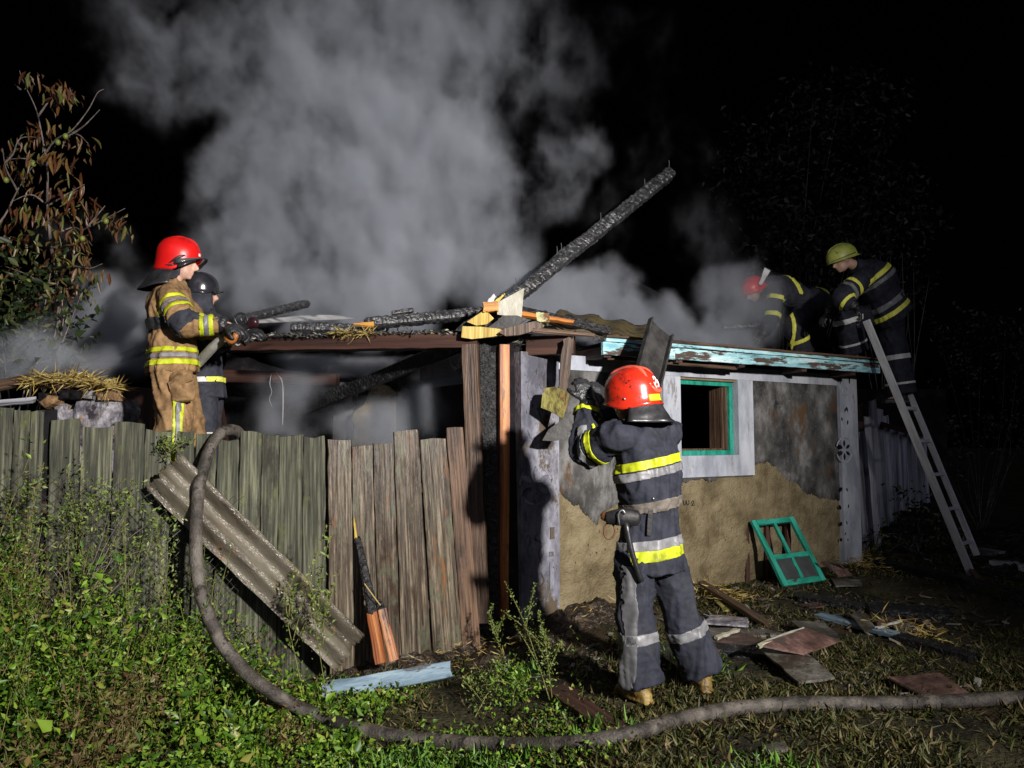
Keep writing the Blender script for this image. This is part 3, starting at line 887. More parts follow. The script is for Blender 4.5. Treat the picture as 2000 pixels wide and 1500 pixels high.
board('split_tip', P(730, 634, 6.05), P(690, 634, 6.0), .05, .03, (0, -1, .4), M['fresh_wood'], None, segs=4, taper=.15,
      label='raw orange splinter at the tip of the bent charred pole', cat='wood splinter')

# roof corner: broken boards and planks
CORNER = [
 ('wood_block', P(944, 601, 5.85), P(971, 599, 5.86), .078, .07, (0, -1, 0), 'fresh_wood', 'small orange wood block under the upright white board', 'wood block', 1),
 ('splinter', P(956, 592, 5.9), P(966, 578, 5.95), .05, .02, (0, -1, .2), 'white_band', 'small white chip beside the foot of the long rafter', 'wood chip', .6),
 ('splinter', P(966, 594, 5.88), P(986, 574, 5.95), .03, .02, (0, -1, .2), 'yellow_wood', 'narrow yellow splinter against the foot of the long rafter', 'wood chip', .6),
 ('wood_block', P(1048, 622, 5.75), P(1073, 624, 5.74), .075, .08, (0, -1, .2), 'painted_end', 'painted rafter end with rounded top beside the brown roof pieces', 'wood block', 1),
 ('plank', P(1018, 614, 5.9), P(1120, 630, 5.95), .045, .04, (0, -1, .5), 'orange_wood', 'half burnt orange lath sloping down behind the rafter end', 'plank', .6),
 ('plank', P(1005, 606, 6.05), P(1190, 646, 6.2), .09, .04, (0, -1, .4), 'char', 'black plank sloping down towards the mossy roof sheet', 'plank', .9),
 ('plank', P(1040, 645, 5.72), P(1160, 655, 5.80), .05, .02, (0, -1, .5), 'brown_wood', 'splintered brown lath above the short eave board', 'plank', .6),
]
UPRIGHT = [
 ('upright_board', [(973, 594), (984, 582), (1003, 573), (1023, 562), (1022, 600), (1018, 627), (996, 620), (974, 612)], 5.84, .03, 'pale_board', 'upright white board with green stain at the foot of the long rafter', 'board'),
 ('plank', [(911, 631), (945, 606), (962, 622), (950, 634), (930, 636)], 5.84, .03, 'yellow_wood', 'upper yellow board piece with dark knot on the roof corner', 'plank'),
 ('plank', [(900, 658), (903, 638), (940, 636), (975, 640), (988, 651), (960, 658), (920, 663)], 5.78, .04, 'yellow_wood', 'lower long yellow plank end on the roof corner above the posts', 'plank'),
 ('plank', [(886, 645), (945, 600), (984, 570), (990, 588), (950, 616), (905, 648)], 5.93, .05, 'char', 'black sloping plank behind the yellow pieces on the roof corner', 'plank'),
 ('plank', [(950, 641), (985, 614), (1032, 623), (1000, 640)], 5.80, .03, 'grey_metal', 'grey board piece behind the reddish plank on the roof corner', 'plank'),
 ('plank', [(975, 652), (985, 641), (1050, 625), (1066, 634), (1060, 641), (990, 658)], 5.72, .05, 'brown_wood', 'reddish plank lying across the roof corner under the white board', 'plank'),
 ('mossy_board', [(1066, 756), (1085, 757), (1114, 768), (1108, 790), (1100, 816), (1080, 809), (1056, 796), (1058, 772)], 5.70, .05, 'moss', 'mossy yellow green board piece hanging below the splintered stick', 'board'),
 ('dark_shard', [(1060, 858), (1074, 838), (1098, 816), (1126, 802), (1122, 832), (1102, 858), (1080, 862)], 5.68, .02, 'grey_metal', 'thin dark shard under the mossy hanging board', 'broken sheet'),
]
M['pale_board'] = noisy('pale_board', [(0.3, (.34, .32, .24)), (0.6, (.50, .49, .42)), (0.8, (.60, .60, .53))], 7, (1, 1, .4), 0.6, 0.3, 50, vary=0.0, spots=[((.16, .42, .22), 6, (1, 1, .5), .58, .70), ((.30, .26, .10), 9, (1, 1, .4), .62, .72)])
M['painted_end'] = noisy('painted_end', [(0.3, (.35, .40, .22)), (0.6, (.60, .56, .30)), (0.8, (.5, .66, .6))], 8, rough=0.6, spots=((.16, .07, .03), 9, (1, 1, 1), .5, .62))
for nme, p0, p1, w, t, fc, m, lab, ct, tp in CORNER:
    board(nme, p0, p1, w, t, fc, M[m], None, segs=6, jag0=.01, jag1=.012, edge=.005, taper=tp, label=lab, cat=ct, group='broken boards on the roof corner' if ct == 'plank' else None)

for nme, px_, Y_, dp_, m, lab, ct in UPRIGHT:
    o_ = rough_slab(nme, px_, Y_, dp_, M[m], .011, par=None)
    o_['label'] = lab; o_['category'] = ct
    if ct == 'plank': o_['group'] = 'broken boards on the roof corner'
def corrugated(name, o, u, v, nw, amp, thick, mat, nu=None, nv=18, jag=0.0, seed=0, sag=0.0, **tags):
    """wavy sheet; waves run along v and repeat nw times across u"""
    u, v = Vector(u), Vector(v)
    nrm = u.cross(v).normalized()
    Mx = frame(o, v, nrm)
    xl = Mx.to_3x3().inverted() @ u
    nu = nu or int(nw * 12)
    rnd = random.Random(seed)
    ends = [[rnd.uniform(-jag, jag) for _ in range(nu + 1)] for _ in range(2)]
    top, bot = [], []
    for j in range(nv + 1):
        for i in range(nu + 1):
            f, g = i / nu, j / nv
            e = 0.0
            if j == 0: e = ends[0][i] + jag * 1.5 * noise.noise(Vector((f * 5, seed, 0)))
            if j == nv: e = ends[1][i] + jag * 1.5 * noise.noise(Vector((f * 5, seed, 3)))
            yy = amp * math.sin(2 * math.pi * (f * nw + .12)) + sag * math.sin(math.pi * g) + .006 * noise.noise(Vector((f * 6, g * 9, seed)))
            edge_ = jag * .6 * noise.noise(Vector((g * 9, seed, 8))) if i in (0, nu) else 0
            base = xl * f
            top.append((base.x + edge_, yy + base.y, g * v.length + base.z + e)); bot.append((base.x + edge_, yy - thick + base.y, g * v.length + base.z + e))
    k = len(top)
    f = []
    st = nu + 1
    for j in range(nv):
        for i in range(nu):
            a = j * st + i
            f.append((a, a + st, a + st + 1, a + 1)); f.append((k + a, k + a + 1, k + a + st + 1, k + a + st))
    for i in range(nu):
        f.append((i, i + 1, k + i + 1, k + i)); a = nv * st + i
        f.append((a, k + a, k + a + 1, a + 1))
    for j in range(nv):
        a = j * st; f.append((a, k + a, k + a + st, a + st)); a += nu
        f.append((a, a + st, k + a + st, k + a))
    return place(name, new_mesh(name, top + bot, f, True), mat, Mx, None, **tags)
o = P(1062, 636, 6.0)
corrugated('roof_sheet', o, P(1262, 668, 6.35) - o, P(1092, 606, 7.0) - o, 3.0, .017, .008, M['roof_sheet'], jag=.02, seed=3,
           label='mossy brown corrugated roof sheet with broken upper edge above the eave', cat='roof sheet')
o = P(1020, 640, 5.95)
corrugated('roof_sheet', o, P(1120, 655, 5.95) - o, P(1060, 610, 6.8) - o, 2, .022, .008, M['char'], jag=.03, seed=6,
           label='blackened corrugated roof scrap between the white board and mossy sheet', cat='roof sheet')

# broken thing hanging at the corner of the eave
st = board('hanging_stick', P(1110, 662, 5.76), P(1098, 775, 5.80), .075, .05, (0, -1, 0), M['brown_wood'], None, segs=10, edge=.008, jag0=.03, jag1=.04,
      label='splintered brown stick hanging from the end of the turquoise eave board', cat='broken stick')
g_ = []
p0, p1 = P(1262, 742, 5.55), P(1288, 640, 5.85)
tr = board('dark_board', p0, p1, .235, .012, (0.35, -1, -.2), M['grey_metal'], None, segs=6, edge=.003, jag1=.01,
      label='dark metal board leaning on the eave behind the red helmet', cat='board')
M_t = WORLD[tr.name]
L = (p1 - p0).length
for sx in (-.118, .118):
    v, f = board_geo(L - .005, .016, .05, 5, 0, 0, .001, 0, 4)
    place('raised_edge', new_mesh('raised_edge', v, f), M['grey_metal'], M_t @ Matrix.Translation((sx, .022, .0)), tr)
# ------------------------------------------------------------------ wooden fence in front
FA, FB = Vector((-2.91, 4.2, 0)), Vector((-.37, 5.6, 0))
FU = (FB - FA).normalized()
FN = Vector((FU.y, -FU.x, 0))
def fence_pt(px, py, out=0.0):
    d = ray(px, py)
    o = Vector((0, 0, CAMZ)) - FA
    t = (out - o.dot(FN)) / d.dot(FN)
    return Vector((0, 0, CAMZ)) + d * t
fence = empty('wooden_fence', FB, 'weathered plank fence of uneven boards before the burnt porch', 'fence')
# left px, right px, top px, lean of the foot (px), material
FBRD = [(-40, 27, 797, -16, 'olive_wood'), (29, 60, 803, -16, 'olive_wood'), (61, 87, 804, -16, 'olive_wood'), (101, 159, 820, -16, 'olive_wood'), (162, 221, 834, -14, 'olive_wood'),
        (224, 283, 827, -13, 'olive_wood'), (284, 336, 841, -12, 'olive_wood'), (347, 380, 842, -11, 'olive_wood'), (384, 422, 850, -10, 'olive_wood'), (426, 467, 860, -9, 'olive_wood'),
        (470, 511, 845, -8, 'olive_wood'), (512, 545, 849, -7, 'olive_wood'), (546, 592, 851, -6, 'olive_wood'), (593, 634, 853, -3, 'olive_wood'), (640, 685, 860, 4, 'wet_wood'),
        (687, 727, 870, 8, 'wet_wood'), (729, 767, 868, 14, 'wet_wood'), (769, 816, 842, 20, 'wet_wood'), (820, 870, 858, 30, 'wet_wood'), (871, 903, 834, 34, 'brown_wood')]
def fence_boards():
    lx = [-40, 100, 280, 420, 590, 640, 700, 770, 820, 870, 905]
    ly = [-16, -16, -13, -10, -3, 6, 9, 17, 28, 34, 36]
    for i, (l_, r_, tp, lean, m) in enumerate(FBRD):
        c = (l_ + r_) / 2
        off_ = .012 * ((i * 7) % 3 - 1)
        top = fence_pt(c, tp, off_)
        gz = -.22 if c > 640 else -.32
        fl = fence_pt(l_ + np.interp(l_, lx, ly), 1200, off_); fr = fence_pt(r_ + np.interp(r_, lx, ly), 1200, off_)
        q = (fl + fr) / 2
        foot = Vector((q.x, q.y, gz))
        a_, b_ = fence_pt(l_, tp), fence_pt(r_, tp)
        w1 = (b_ - a_).length + .001
        w0 = (fr - fl).length + .002
        board('board', foot, top, w0, .024, FN, M[m], fence, segs=18, edge=.0035, jag1=.011, jag0=.01, taper=w1 / w0)
fence_boards()
for h, dpt in ((.25, -.05), (1.10, -.05)):
    board('rail', Vector((FA.x, FA.y, h - .1)) + FN * dpt - FU * .3, Vector((FB.x, FB.y, h - .05)) + FN * dpt - FU * .05, .07, .05, FN, M['dark_brown'], fence, segs=20)
for f in (.06, .36, .66):
    q = FA.lerp(FB, f) - FN * .12
    board('post', Vector((q.x, q.y, -.3)), Vector((q.x, q.y, 1.25)), .09, .09, FN, M['dark_brown'], fence)
board('charred_board', fence_pt(93, 1180, -.06), fence_pt(96, 800, -.06), .08, .02, FN, M['soot'], fence)

# ------------------------------------------------------------------ wire netting before the left fence boards
def netting():
    o = FA - FU * .25 + FN * .16
    Wd, z0, z1, cell = 1.55, -.1, 1.22, .062
    segs = []
    def pt(a, z):
        zz = z - .16 * sstep(.5, 1.5, a) * (z > .9) 
        w = Vector((noise.noise(Vector((a * 2, z * 2, 0))), noise.noise(Vector((a * 2, z * 2, 4))), 0)) * .03
        q = o + FU * (a + w.x) + FN * (w.y + .02 * math.sin(a * 3))
        return Vector((q.x, q.y, zz + w.x * .5))
    verts, faces = [], []
    def wire(a, b, r=.0016):
        d = (b - a).normalized()
        x = d.orthogonal().normalized(); y_ = d.cross(x)
        k = len(verts)
        for p in (a, b):
            for i in range(3):
                an = 2.094 * i
                verts.append(p + x * r * math.cos(an) + y_ * r * math.sin(an))
        for i in range(3):
            faces.append((k + i, k + (i + 1) % 3, k + 3 + (i + 1) % 3, k + 3 + i))
    na = int(Wd / cell); nz = int((z1 - z0) / cell)
    rnd = random.Random(5)
    for i in range(na):
        for j in range(nz):
            a0, zz0 = i * cell, z0 + j * cell
            jj = .010 * noise.noise(Vector((i * .8, j * .8, 2)))
            c = pt(a0 + cell / 2 + jj, zz0 + cell / 2)
            for da, dz in ((0, 0), (cell, 0), (0, cell), (cell, cell)):
                if rnd.random() < .04: continue
                wire(c, pt(a0 + da, zz0 + dz))
    place('wire_netting', new_mesh('wire_netting', verts, faces), M['wire'], label='thin sagging wire netting hung before the leftmost fence boards', cat='wire netting')
netting()

# ------------------------------------------------------------------ corrugated slate leaning on the fence
a, b, c, d = P(284, 954, 4.42), P(352, 886, 4.52), P(724, 1245, 5.0), P(640, 1306, 4.72)
corrugated('slate_sheet', a, b - a, (d - a) * .5 + (c - b) * .5, 1.75, .036, .008, M['slate'], nu=46, nv=40, jag=.012, seed=2,
           label='long corrugated roofing sheet leaning slantwise against the plank fence', cat='roofing sheet')

# ------------------------------------------------------------------ fire hose
def hose():
    pts = [P(520, 900, 4.98), P(478, 862, 4.92), P(462, 842, 4.84), P(438, 842, 4.74), P(416, 864, 4.66), P(400, 905, 4.58), P(388, 960, 4.50), P(383, 1030, 4.42), P(384, 1100, 4.36), P(396, 1170, 4.30), P(424, 1240, 4.26), P(468, 1300, 4.22), P(530, 1352, 4.17)]
    for px, py in ((620, 1398), (720, 1428), (850, 1447), (1000, 1455), (1100, 1453), (1220, 1436), (1340, 1402), (1450, 1382), (1560, 1374), (1700, 1374), (1850, 1370), (2010, 1362), (2150, 1352), (2350, 1340)):
        pts.append(G(px, py, .035))
    rr = [.0365 + .002 * noise.noise(Vector((i * 1.1, 0, 0))) for i in range(len(pts))]
    geo = loft(pts, rr, n=18, sub=12)
    me = new_mesh('fire_hose', *geo, smooth=True)
    nrm = [v.normal.copy() for v in me.vertices]
    for v, n_ in zip(me.vertices, nrm):
        q = v.co * 9
        v.co = v.co + n_ * (.0018 * noise.noise(q) + .0012 * noise.noise(q * 3))
    place('fire_hose', me, M['hose'], label='thick grey hose looping over the plank fence and across the grass', cat='hose')
hose()

# ------------------------------------------------------------------ half burnt sticks leaning on the fence
s1 = empty('burnt_stick', P(745, 1292, 5.0), 'half burnt split stick with orange foot leaning on the fence', 'burnt stick')
board('foot', P(744, 1296, 4.93), P(727, 1196, 5.02), .072, .05, (0, -1, .2), M['orange_wood'], s1, segs=6, edge=.002)
board('foot', P(770, 1290, 4.95), P(746, 1190, 5.02), .062, .05, (0.2, -1, .2), M['orange_wood'], s1, segs=6, edge=.003)
char_log('charred_top', P(728, 1200, 5.02), P(698, 1050, 5.16), .042, .022, M['char'], segs=50, n=14, seed=31, parent=s1)
char_log('charred_top', P(747, 1195, 5.03), P(738, 1172, 5.06), .034, .02, M['char'], segs=16, n=14, seed=33, parent=s1)
board('splinter', P(696, 1060, 5.15), P(692, 1012, 5.20), .03, .015, (0, -1, 0), M['yellow_wood'], s1, segs=4, taper=.2)
place('straw_stem', new_mesh('straw_stem', *loft([P(712, 1140, 4.98), P(730, 1165, 4.95), P(743, 1182, 4.97)], [.003] * 3, n=5)), M['straw'], None, s1)

# ------------------------------------------------------------------ things lying on the ground
def slab(name, quad, t, mat, lab, ct, grp=None, lift=0.02, jag=.012, tilt=0.0):
    """thin broken sheet lying on the ground; quad in photograph pixels, first two corners raised by tilt"""
    pts = [G(px, py, lift + (tilt if i < 2 else 0)) for i, (px, py) in enumerate(quad)]
    c = sum(pts, Vector()) / len(pts)
    rnd = random.Random(int(quad[0][0] + quad[0][1]))
    dense = []
    n_ = len(pts)
    for i in range(n_):
        p, q = pts[i], pts[(i + 1) % n_]
        m = max(2, int((q - p).length / .07))
        for k in range(m):
            r = p.lerp(q, k / m)
            if k: r += Vector((rnd.uniform(-jag, jag), rnd.uniform(-jag, jag), 0))
            dense.append(r - c)
    n = len(dense)
    v = dense + [p - Vector((0, 0, t)) for p in dense]
    f = [tuple(range(n)), tuple(range(2 * n - 1, n - 1, -1))] + [(i, i + n, (i + 1) % n + n, (i + 1) % n) for i in range(n)]
    f = [tuple(reversed(q)) for q in f]
    me = new_mesh(name, v, f)
    bm = bmesh.new(); bm.from_mesh(me); bmesh.ops.recalc_face_normals(bm, faces=bm.faces); bm.to_mesh(me); bm.free()
    return place(name, me, mat, Matrix.Translation(c), None, label=lab, cat=ct, group=grp)
SH = 'broken sheets lying on the grass'
slab('broken_sheet', [(1736, 1322), (1836, 1314), (1895, 1354), (1800, 1356)], .012, M['red_sheet'], 'reddish sheet lying alone on the grass beside the hose', 'broken sheet', SH, .035, .006, .03)
slab('broken_sheet', [(1480, 1258), (1576, 1226), (1640, 1250), (1570, 1276)], .012, M['red_sheet'], 'dark red sheet with pale edge over the grey mottled sheet', 'broken sheet', SH, .10, .006, .07)
slab('broken_sheet', [(1480, 1262), (1560, 1262), (1630, 1322), (1560, 1332)], .014, M['grey_sheet'], 'brown grey mottled sheet lying under the dark red sheet', 'broken sheet', SH, .05, .008, .05)
slab('broken_sheet', [(1545, 1212), (1610, 1214), (1640, 1246), (1590, 1252)], .012, M['grey_sheet'], 'grey pentagonal sheet behind the dark red sheet', 'broken sheet', SH, .06, .01, .04)
slab('broken_sheet', [(1385, 1200), (1460, 1206), (1462, 1222), (1375, 1216)], .012, M['sooty_white'], 'pale grey plaster piece lying behind the boots of the helmeted man', 'plaster piece', None, .05, .012)
slab('broken_sheet', [(1376, 1225), (1500, 1228), (1545, 1240), (1380, 1243)], .014, M['grey_sheet'], 'long grey brown board under the pale plaster piece', 'broken sheet', SH, .03, .01)
slab('broken_sheet', [(1390, 1250), (1440, 1232), (1510, 1254), (1385, 1272)], .012, M['red_sheet'], 'orange red broken sheet beside the trouser leg', 'broken sheet', SH, .04, .01)
slab('broken_sheet', [(1660, 1200), (1680, 1190), (1710, 1225), (1688, 1232)], .012, M['grey_sheet'], 'small upturned grey shard above the pale plank', 'broken sheet', SH, .05, .01, .04)
slab('broken_sheet', [(1715, 1212), (1740, 1204), (1760, 1214), (1714, 1224)], .012, M['red_sheet'], 'small reddish shard above the end of the pale plank', 'broken sheet', SH, .04, .01, .02)
slab('broken_sheet', [(1745, 1222), (1785, 1214), (1794, 1226), (1755, 1238)], .012, M['grey_sheet'], 'grey flake beside the mossy clod near the pale plank', 'broken sheet', SH, .04, .01, .02)
slab('broken_sheet', [(1622, 1128), (1680, 1132), (1684, 1142), (1632, 1144)], .014, M['grey_sheet'], 'grey flat stone beside the foot of the green window sash', 'flat stone', None, .04, .01)
slab('broken_sheet', [(1600, 1095), (1640, 1100), (1665, 1122), (1640, 1124)], .014, M['red_sheet'], 'dark brown sheet propped against the white pilaster foot', 'broken sheet', SH, .10, .01, .12)
slab('broken_sheet', [(1560, 1180), (1620, 1172), (1610, 1184), (1580, 1186)], .012, M['red_sheet'], 'small red flake on the grass below the green sash', 'broken sheet', SH, .03, .008)
slab('broken_sheet', [(1395, 1172), (1430, 1170), (1445, 1190), (1412, 1192)], .012, M['moss'], 'mossy green sheet half hidden in the grass beside the brown plank', 'broken sheet', SH, .03, .01, .03)
slab('broken_sheet', [(1490, 1456), (1530, 1444), (1540, 1462), (1500, 1470)], .012, M['grey_sheet'], 'small grey flake on the grass below the hose', 'broken sheet', SH, .02, .012)
slab('broken_sheet', [(1410, 1494), (1440, 1488), (1452, 1500), (1418, 1506)], .012, M['grey_sheet'], 'small reddish grey flake at the bottom of the lawn', 'broken sheet', SH, .02, .012)
PL = 'planks lying on the ground'
def gboard(p0, p1, w, t, mat, lab, lift0=.03, lift1=.03, name='plank', grp=PL, fc=(0, -.25, 1), **k):
    board(name, G(*p0, lift0), G(*p1, lift1), w, t, fc, mat, None, segs=8, edge=.006, jag0=.02, jag1=.02, label=lab, cat='plank', group=grp, **k)
gboard((1600, 1201), (1755, 1242), .085, .03, M['pale_blue'], 'narrow pale blue plank lying on the grass')
gboard((632, 1350), (882, 1308), .10, .045, M['pale_blue'], 'pale blue beam lying at the foot of the fence', .05, .10, fc=(.1, -1, .55))
gboard((1370, 1138), (1500, 1220), .075, .03, M['brown_wood'], 'dark brown plank slanting from the clay wall to the sheets', .10, .03)
gboard((1085, 1345), (1200, 1425), .13, .03, M['dark_brown'], 'rotten reddish plank in the grass above the hose', .03, .02)
gboard((1480, 1262), (1572, 1228), .03, .02, M['pale_board'], 'thin pale lath on the edge of the dark red sheet', .16, .15)
gboard((1400, 1246), (1440, 1230), .03, .02, M['pale_board'], 'short pale lath on the orange red sheet', .06, .06)
gboard((1714, 1226), (1762, 1212), .02, .012, M['pale_board'], 'thin pale splinter beside the small reddish shard', .06, .06)
gboard((1755, 1245), (1900, 1285), .09, .05, M['char'], 'charred plank end beyond the pale blue plank', .03, .03)
gboard((1700, 1190), (1860, 1200), .16, .06, M['char'], 'broad charred plank crossing the grass before the ladder', .05, .04)
gboard((1560, 1165), (1720, 1192), .09, .05, M['char'], 'charred plank on the grass in front of the green sash', .04, .04)
gboard((1715, 1100), (1885, 1136), .12, .09, M['soot'], 'black beam lying behind the grass near the ladder foot', .05, .05)
gboard((1868, 1130), (2060, 1190), .11, .09, M['char'], 'black beam running from the ladder foot to the right edge', .05, .05)
gboard((1885, 1100), (1912, 1130), .05, .04, M['brown_wood'], 'small reddish stick beside the ladder foot', .05, .05)
gboard((1330, 1262), (1500, 1278), .10, .05, M['char'], 'charred board under the sheets behind the standing man', .02, .03)
gboard((1282, 1262), (1345, 1312), .12, .05, M['char'], 'charred board on the ground between the two boots', .03, .03)
# bricks beyond the ladder foot
bmesh_brick = board_geo(.25, .12, .065, 3, .008, .008, .006, 0, 3)
bme = new_mesh('brick', *bmesh_brick)
for (px, py, rz, lab) in ((1932, 1100, 60, 'whitish brick lying next to the ladder foot'), (1985, 1108, 75, 'pale brick at the edge beyond the ladder'), (1915, 1076, 20, 'dim brick in the dark rubble behind the ladder'), (1990, 1068, 40, 'small pale brick upon the dark rubble')):
    p = G(px, py, .06)
    place('brick', bme, M['brick'], Matrix.Translation(p) @ Matrix.Rotation(math.radians(rz), 4, 'Z') @ Matrix.Rotation(math.radians(90), 4, 'X'), None, label=lab, cat='brick', group='bricks beyond the ladder')
mb = []
for px, py, r, a in ((1960, 1110, .5, .14), (1920, 1080, .5, .16), (2030, 1090, .6, .2), (1760, 1090, .4, .10), (1990, 1050, .7, .2)):
    g = G(px, py); mb.append((g.x, g.y, r, a))
heap('rubble', mb, M['mud'], 3.8, 8.4, 6.6, 10.5, .05, .05, kind='stuff')

# ------------------------------------------------------------------ green window sash leaning at the wall
def sash():
    tl, tr_, br, bl = P(1466, 1018, 6.62), P(1548, 1010, 6.85), P(1612, 1136, 6.86), P(1530, 1146, 6.55)
    bl = G(1530, 1146, .02); br = G(1612, 1134, .02)
    tl = P(1466, 1018, bl.y + .28); tr_ = P(1548, 1010, br.y + .28)
    nrm = (br - bl).cross(tl - bl).normalized()
    if nrm.y > 0: nrm = -nrm
    root = empty('window_sash', (bl + br) / 2, 'green casement window leaning against the clay wall with two panes left', 'window')
    gm = M['green_paint']
    def lerp2(u, v):
        return (bl.lerp(br, u)).lerp(tl.lerp(tr_, u), v)
    w = .052
    W_, H_ = (br - bl).length, (tl - bl).length
    e = w / 2 / W_; ev = w / 2 / H_
    board('stile', lerp2(e, 0), lerp2(e, 1), w, .04, nrm, gm, root)
    board('stile', lerp2(1 - e, 0), lerp2(1 - e, 1), w, .04, nrm, gm, root)
    for v in (ev, 1 - ev):
        board('rail', lerp2(2 * e, v), lerp2(1 - 2 * e, v), w, .038, nrm, gm, root)
    board('rail', lerp2(2 * e, .42), lerp2(1 - 2 * e, .42), .045, .036, nrm, gm, root)
    for v0, v1 in ((2 * ev, .42 - .4 * ev), (.42 + ev, 1 - 2 * ev)):
        board('glazing_bar', lerp2(.5, v0), lerp2(.5, v1), .034, .034, nrm, gm, root)
    for u0, u1 in ((2 * e, .5 - e * .6), (.5 + e * .6, 1 - 2 * e)):
        q = [lerp2(u0, 2 * ev), lerp2(u1, 2 * ev), lerp2(u1, .40), lerp2(u0, .40)]
        q2 = [p - nrm * .004 for p in q]
        me = new_mesh('pane', q + q2, [(0, 1, 2, 3), (7, 6, 5, 4), (0, 4, 5, 1), (1, 5, 6, 2), (2, 6, 7, 3), (3, 7, 4, 0)])
        place('pane', me, M['glass'], None, root)
    # raw wooden box frame behind it
    for u in (-.02, .48, .98):
        a, b = lerp2(u, .30) - nrm * .02, lerp2(u, .98) - nrm * .05
        b2 = Vector((b.x, b.y, b.z)) ; foot = Vector((b.x, b.y + .05, ground_z(b.x, b.y)))
        board('back_stile', foot, b2 + Vector((0, .05, 0)), .045, .04, nrm, M['dark_brown'], root)
sash()

# ------------------------------------------------------------------ grey shed boards beyond the house corner
shed = empty('board_shed', P(1730, 1050, 9.0), 'old grey board shed wall beyond the house corner, behind the ladder', 'shed')
for (x0, y0, x1, y1, w, Y, m) in ((1698, 1080, 1680, 845, .13, 8.75, 'grey_wood'), (1690, 1075, 1676, 790, .10, 8.95, 'dark_brown'), (1716, 1075, 1694, 815, .07, 8.6, 'grey_wood'), (1712, 1060, 1704, 782, .09, 8.8, 'grey_wood'),
                                  (1728, 1030, 1716, 800, .10, 8.9, 'grey_wood'), (1742, 1020, 1726, 812, .10, 9.0, 'grey_wood'), (1750, 1010, 1745, 835, .10, 9.15, 'grey_wood'), (1768, 1000, 1760, 838, .12, 9.3, 'grey_wood'), (1786, 990, 1778, 842, .12, 9.45, 'grey_wood'), (1806, 985, 1798, 850, .12, 9.6, 'grey_wood')):
    p0 = P(x0, y0, Y); p0.z = ground_z(p0.x, p0.y) if x0 < 1720 else p0.z
    board('board', p0, P(x1, y1, Y), w, .022, (-.35, -1, 0), M[m], shed, segs=8, edge=.006, jag1=.03, jag0=.03)
board('rail', P(1722, 829, 8.75), P(1800, 850, 9.4), .06, .04, (-.3, -1, 0), M['dark_brown'], shed)
board('rail', P(1690, 920, 8.72), P(1700, 918, 8.7), .07, .05, (-.3, -1, 0), M['grey_wood'], shed)
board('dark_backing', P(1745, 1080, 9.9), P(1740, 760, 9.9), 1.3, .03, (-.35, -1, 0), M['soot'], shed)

# ------------------------------------------------------------------ ladder
lad = empty('ladder', P(1900, 1125, 7.55), 'aluminium ladder leaning on the far end of the eave', 'ladder')
foot = G(1898, 1124, .0)
topL = P(1692, 626, 7.68)
ld_dir = topL - foot
off = Vector((.29, .28, 0))
AL = M['aluminium']
fc = ld_dir.cross(off)
board('side_rail', foot, topL, .075, .028, off, AL, lad, segs=4, edge=0)
fr = foot + off + ld_dir.normalized() * .16
board('side_rail', fr, foot + off + ld_dir.normalized() * 2.05, .06, .026, off, AL, lad, segs=4, edge=0)
for px, py in ((1785, 797), (1793, 862), (1822, 928), (1850, 996), (1876, 1064)):
    # height of the rung on the left rail
    best = min((abs((750 - (py - 0)) - 0), 0) for _ in (0,))
    k = 0
    lo_, hi_ = 0.0, 1.0
    for _ in range(40):
        mid = (lo_ + hi_) / 2
        q = foot + ld_dir * mid
        c_, s_ = math.cos(PITCH), math.sin(PITCH)
        dz = q.z - CAMZ
        yy = 750 - F * (dz * c_ - q.y * s_) / (q.y * c_ + dz * s_)
        if yy > py: lo_ = mid
        else: hi_ = mid
    q = foot + ld_dir * lo_
    board('rung', q, q + off, .035, .03, ld_dir.cross(off), AL, lad, segs=2, edge=0)

# ------------------------------------------------------------------ remains of a clay wall with straw behind the fence, and the earth bank the crew stands on
rem = empty('clay_wall', P(165, 830, 5.6), 'remains of a sooty clay wall with straw on top behind the left fence', 'wall')
def lump(name, pts_px, Y, depth, mat, parent, jag=.03, seed=0):
    pts = [P(a, b, Y) for a, b in pts_px]
    rnd = random.Random(seed)
    dense = []
    for i in range(len(pts)):
        a, b = pts[i], pts[(i + 1) % len(pts)]
        m = max(1, int((b - a).length / .06))
        for q in range(m):
            dense.append(a.lerp(b, q / m) + Vector((rnd.uniform(-jag, jag), rnd.uniform(-jag, jag), rnd.uniform(-jag, jag))) * .5)
    c = sum(dense, Vector()) / len(dense)
    n = len(dense)
    rings = [[c + (p - c) * .90 + Vector((0, -.0, 0)) for p in dense], [p + Vector((0, .03, 0)) for p in dense], [p + Vector((0, depth, 0)) for p in dense]]
    v = [x for r in rings for x in r] + [c + Vector((0, -.02, 0)), c + Vector((0, depth, 0))]
    f = []
    for r in range(2):
        for i in range(n):
            f.append((r * n + i, r * n + (i + 1) % n, (r + 1) * n + (i + 1) % n, (r + 1) * n + i))
    for i in range(n):
        f.append((3 * n, (i + 1) % n, i)); f.append((3 * n + 1, 2 * n + i, 2 * n + (i + 1) % n))
    me = new_mesh(name, v, f)
    bm = bmesh.new(); bm.from_mesh(me); bmesh.ops.recalc_face_normals(bm, faces=bm.faces); bm.to_mesh(me); bm.free()
    return place(name, me, mat, None, parent)
lump('wall_stump', [(103, 790), (118, 784), (122, 800), (140, 798), (144, 780), (180, 776), (222, 780), (229, 800), (222, 822), (205, 835), (205, 1000), (108, 1000)], 5.55, .35, M['sooty_white'], rem, .03, 3)
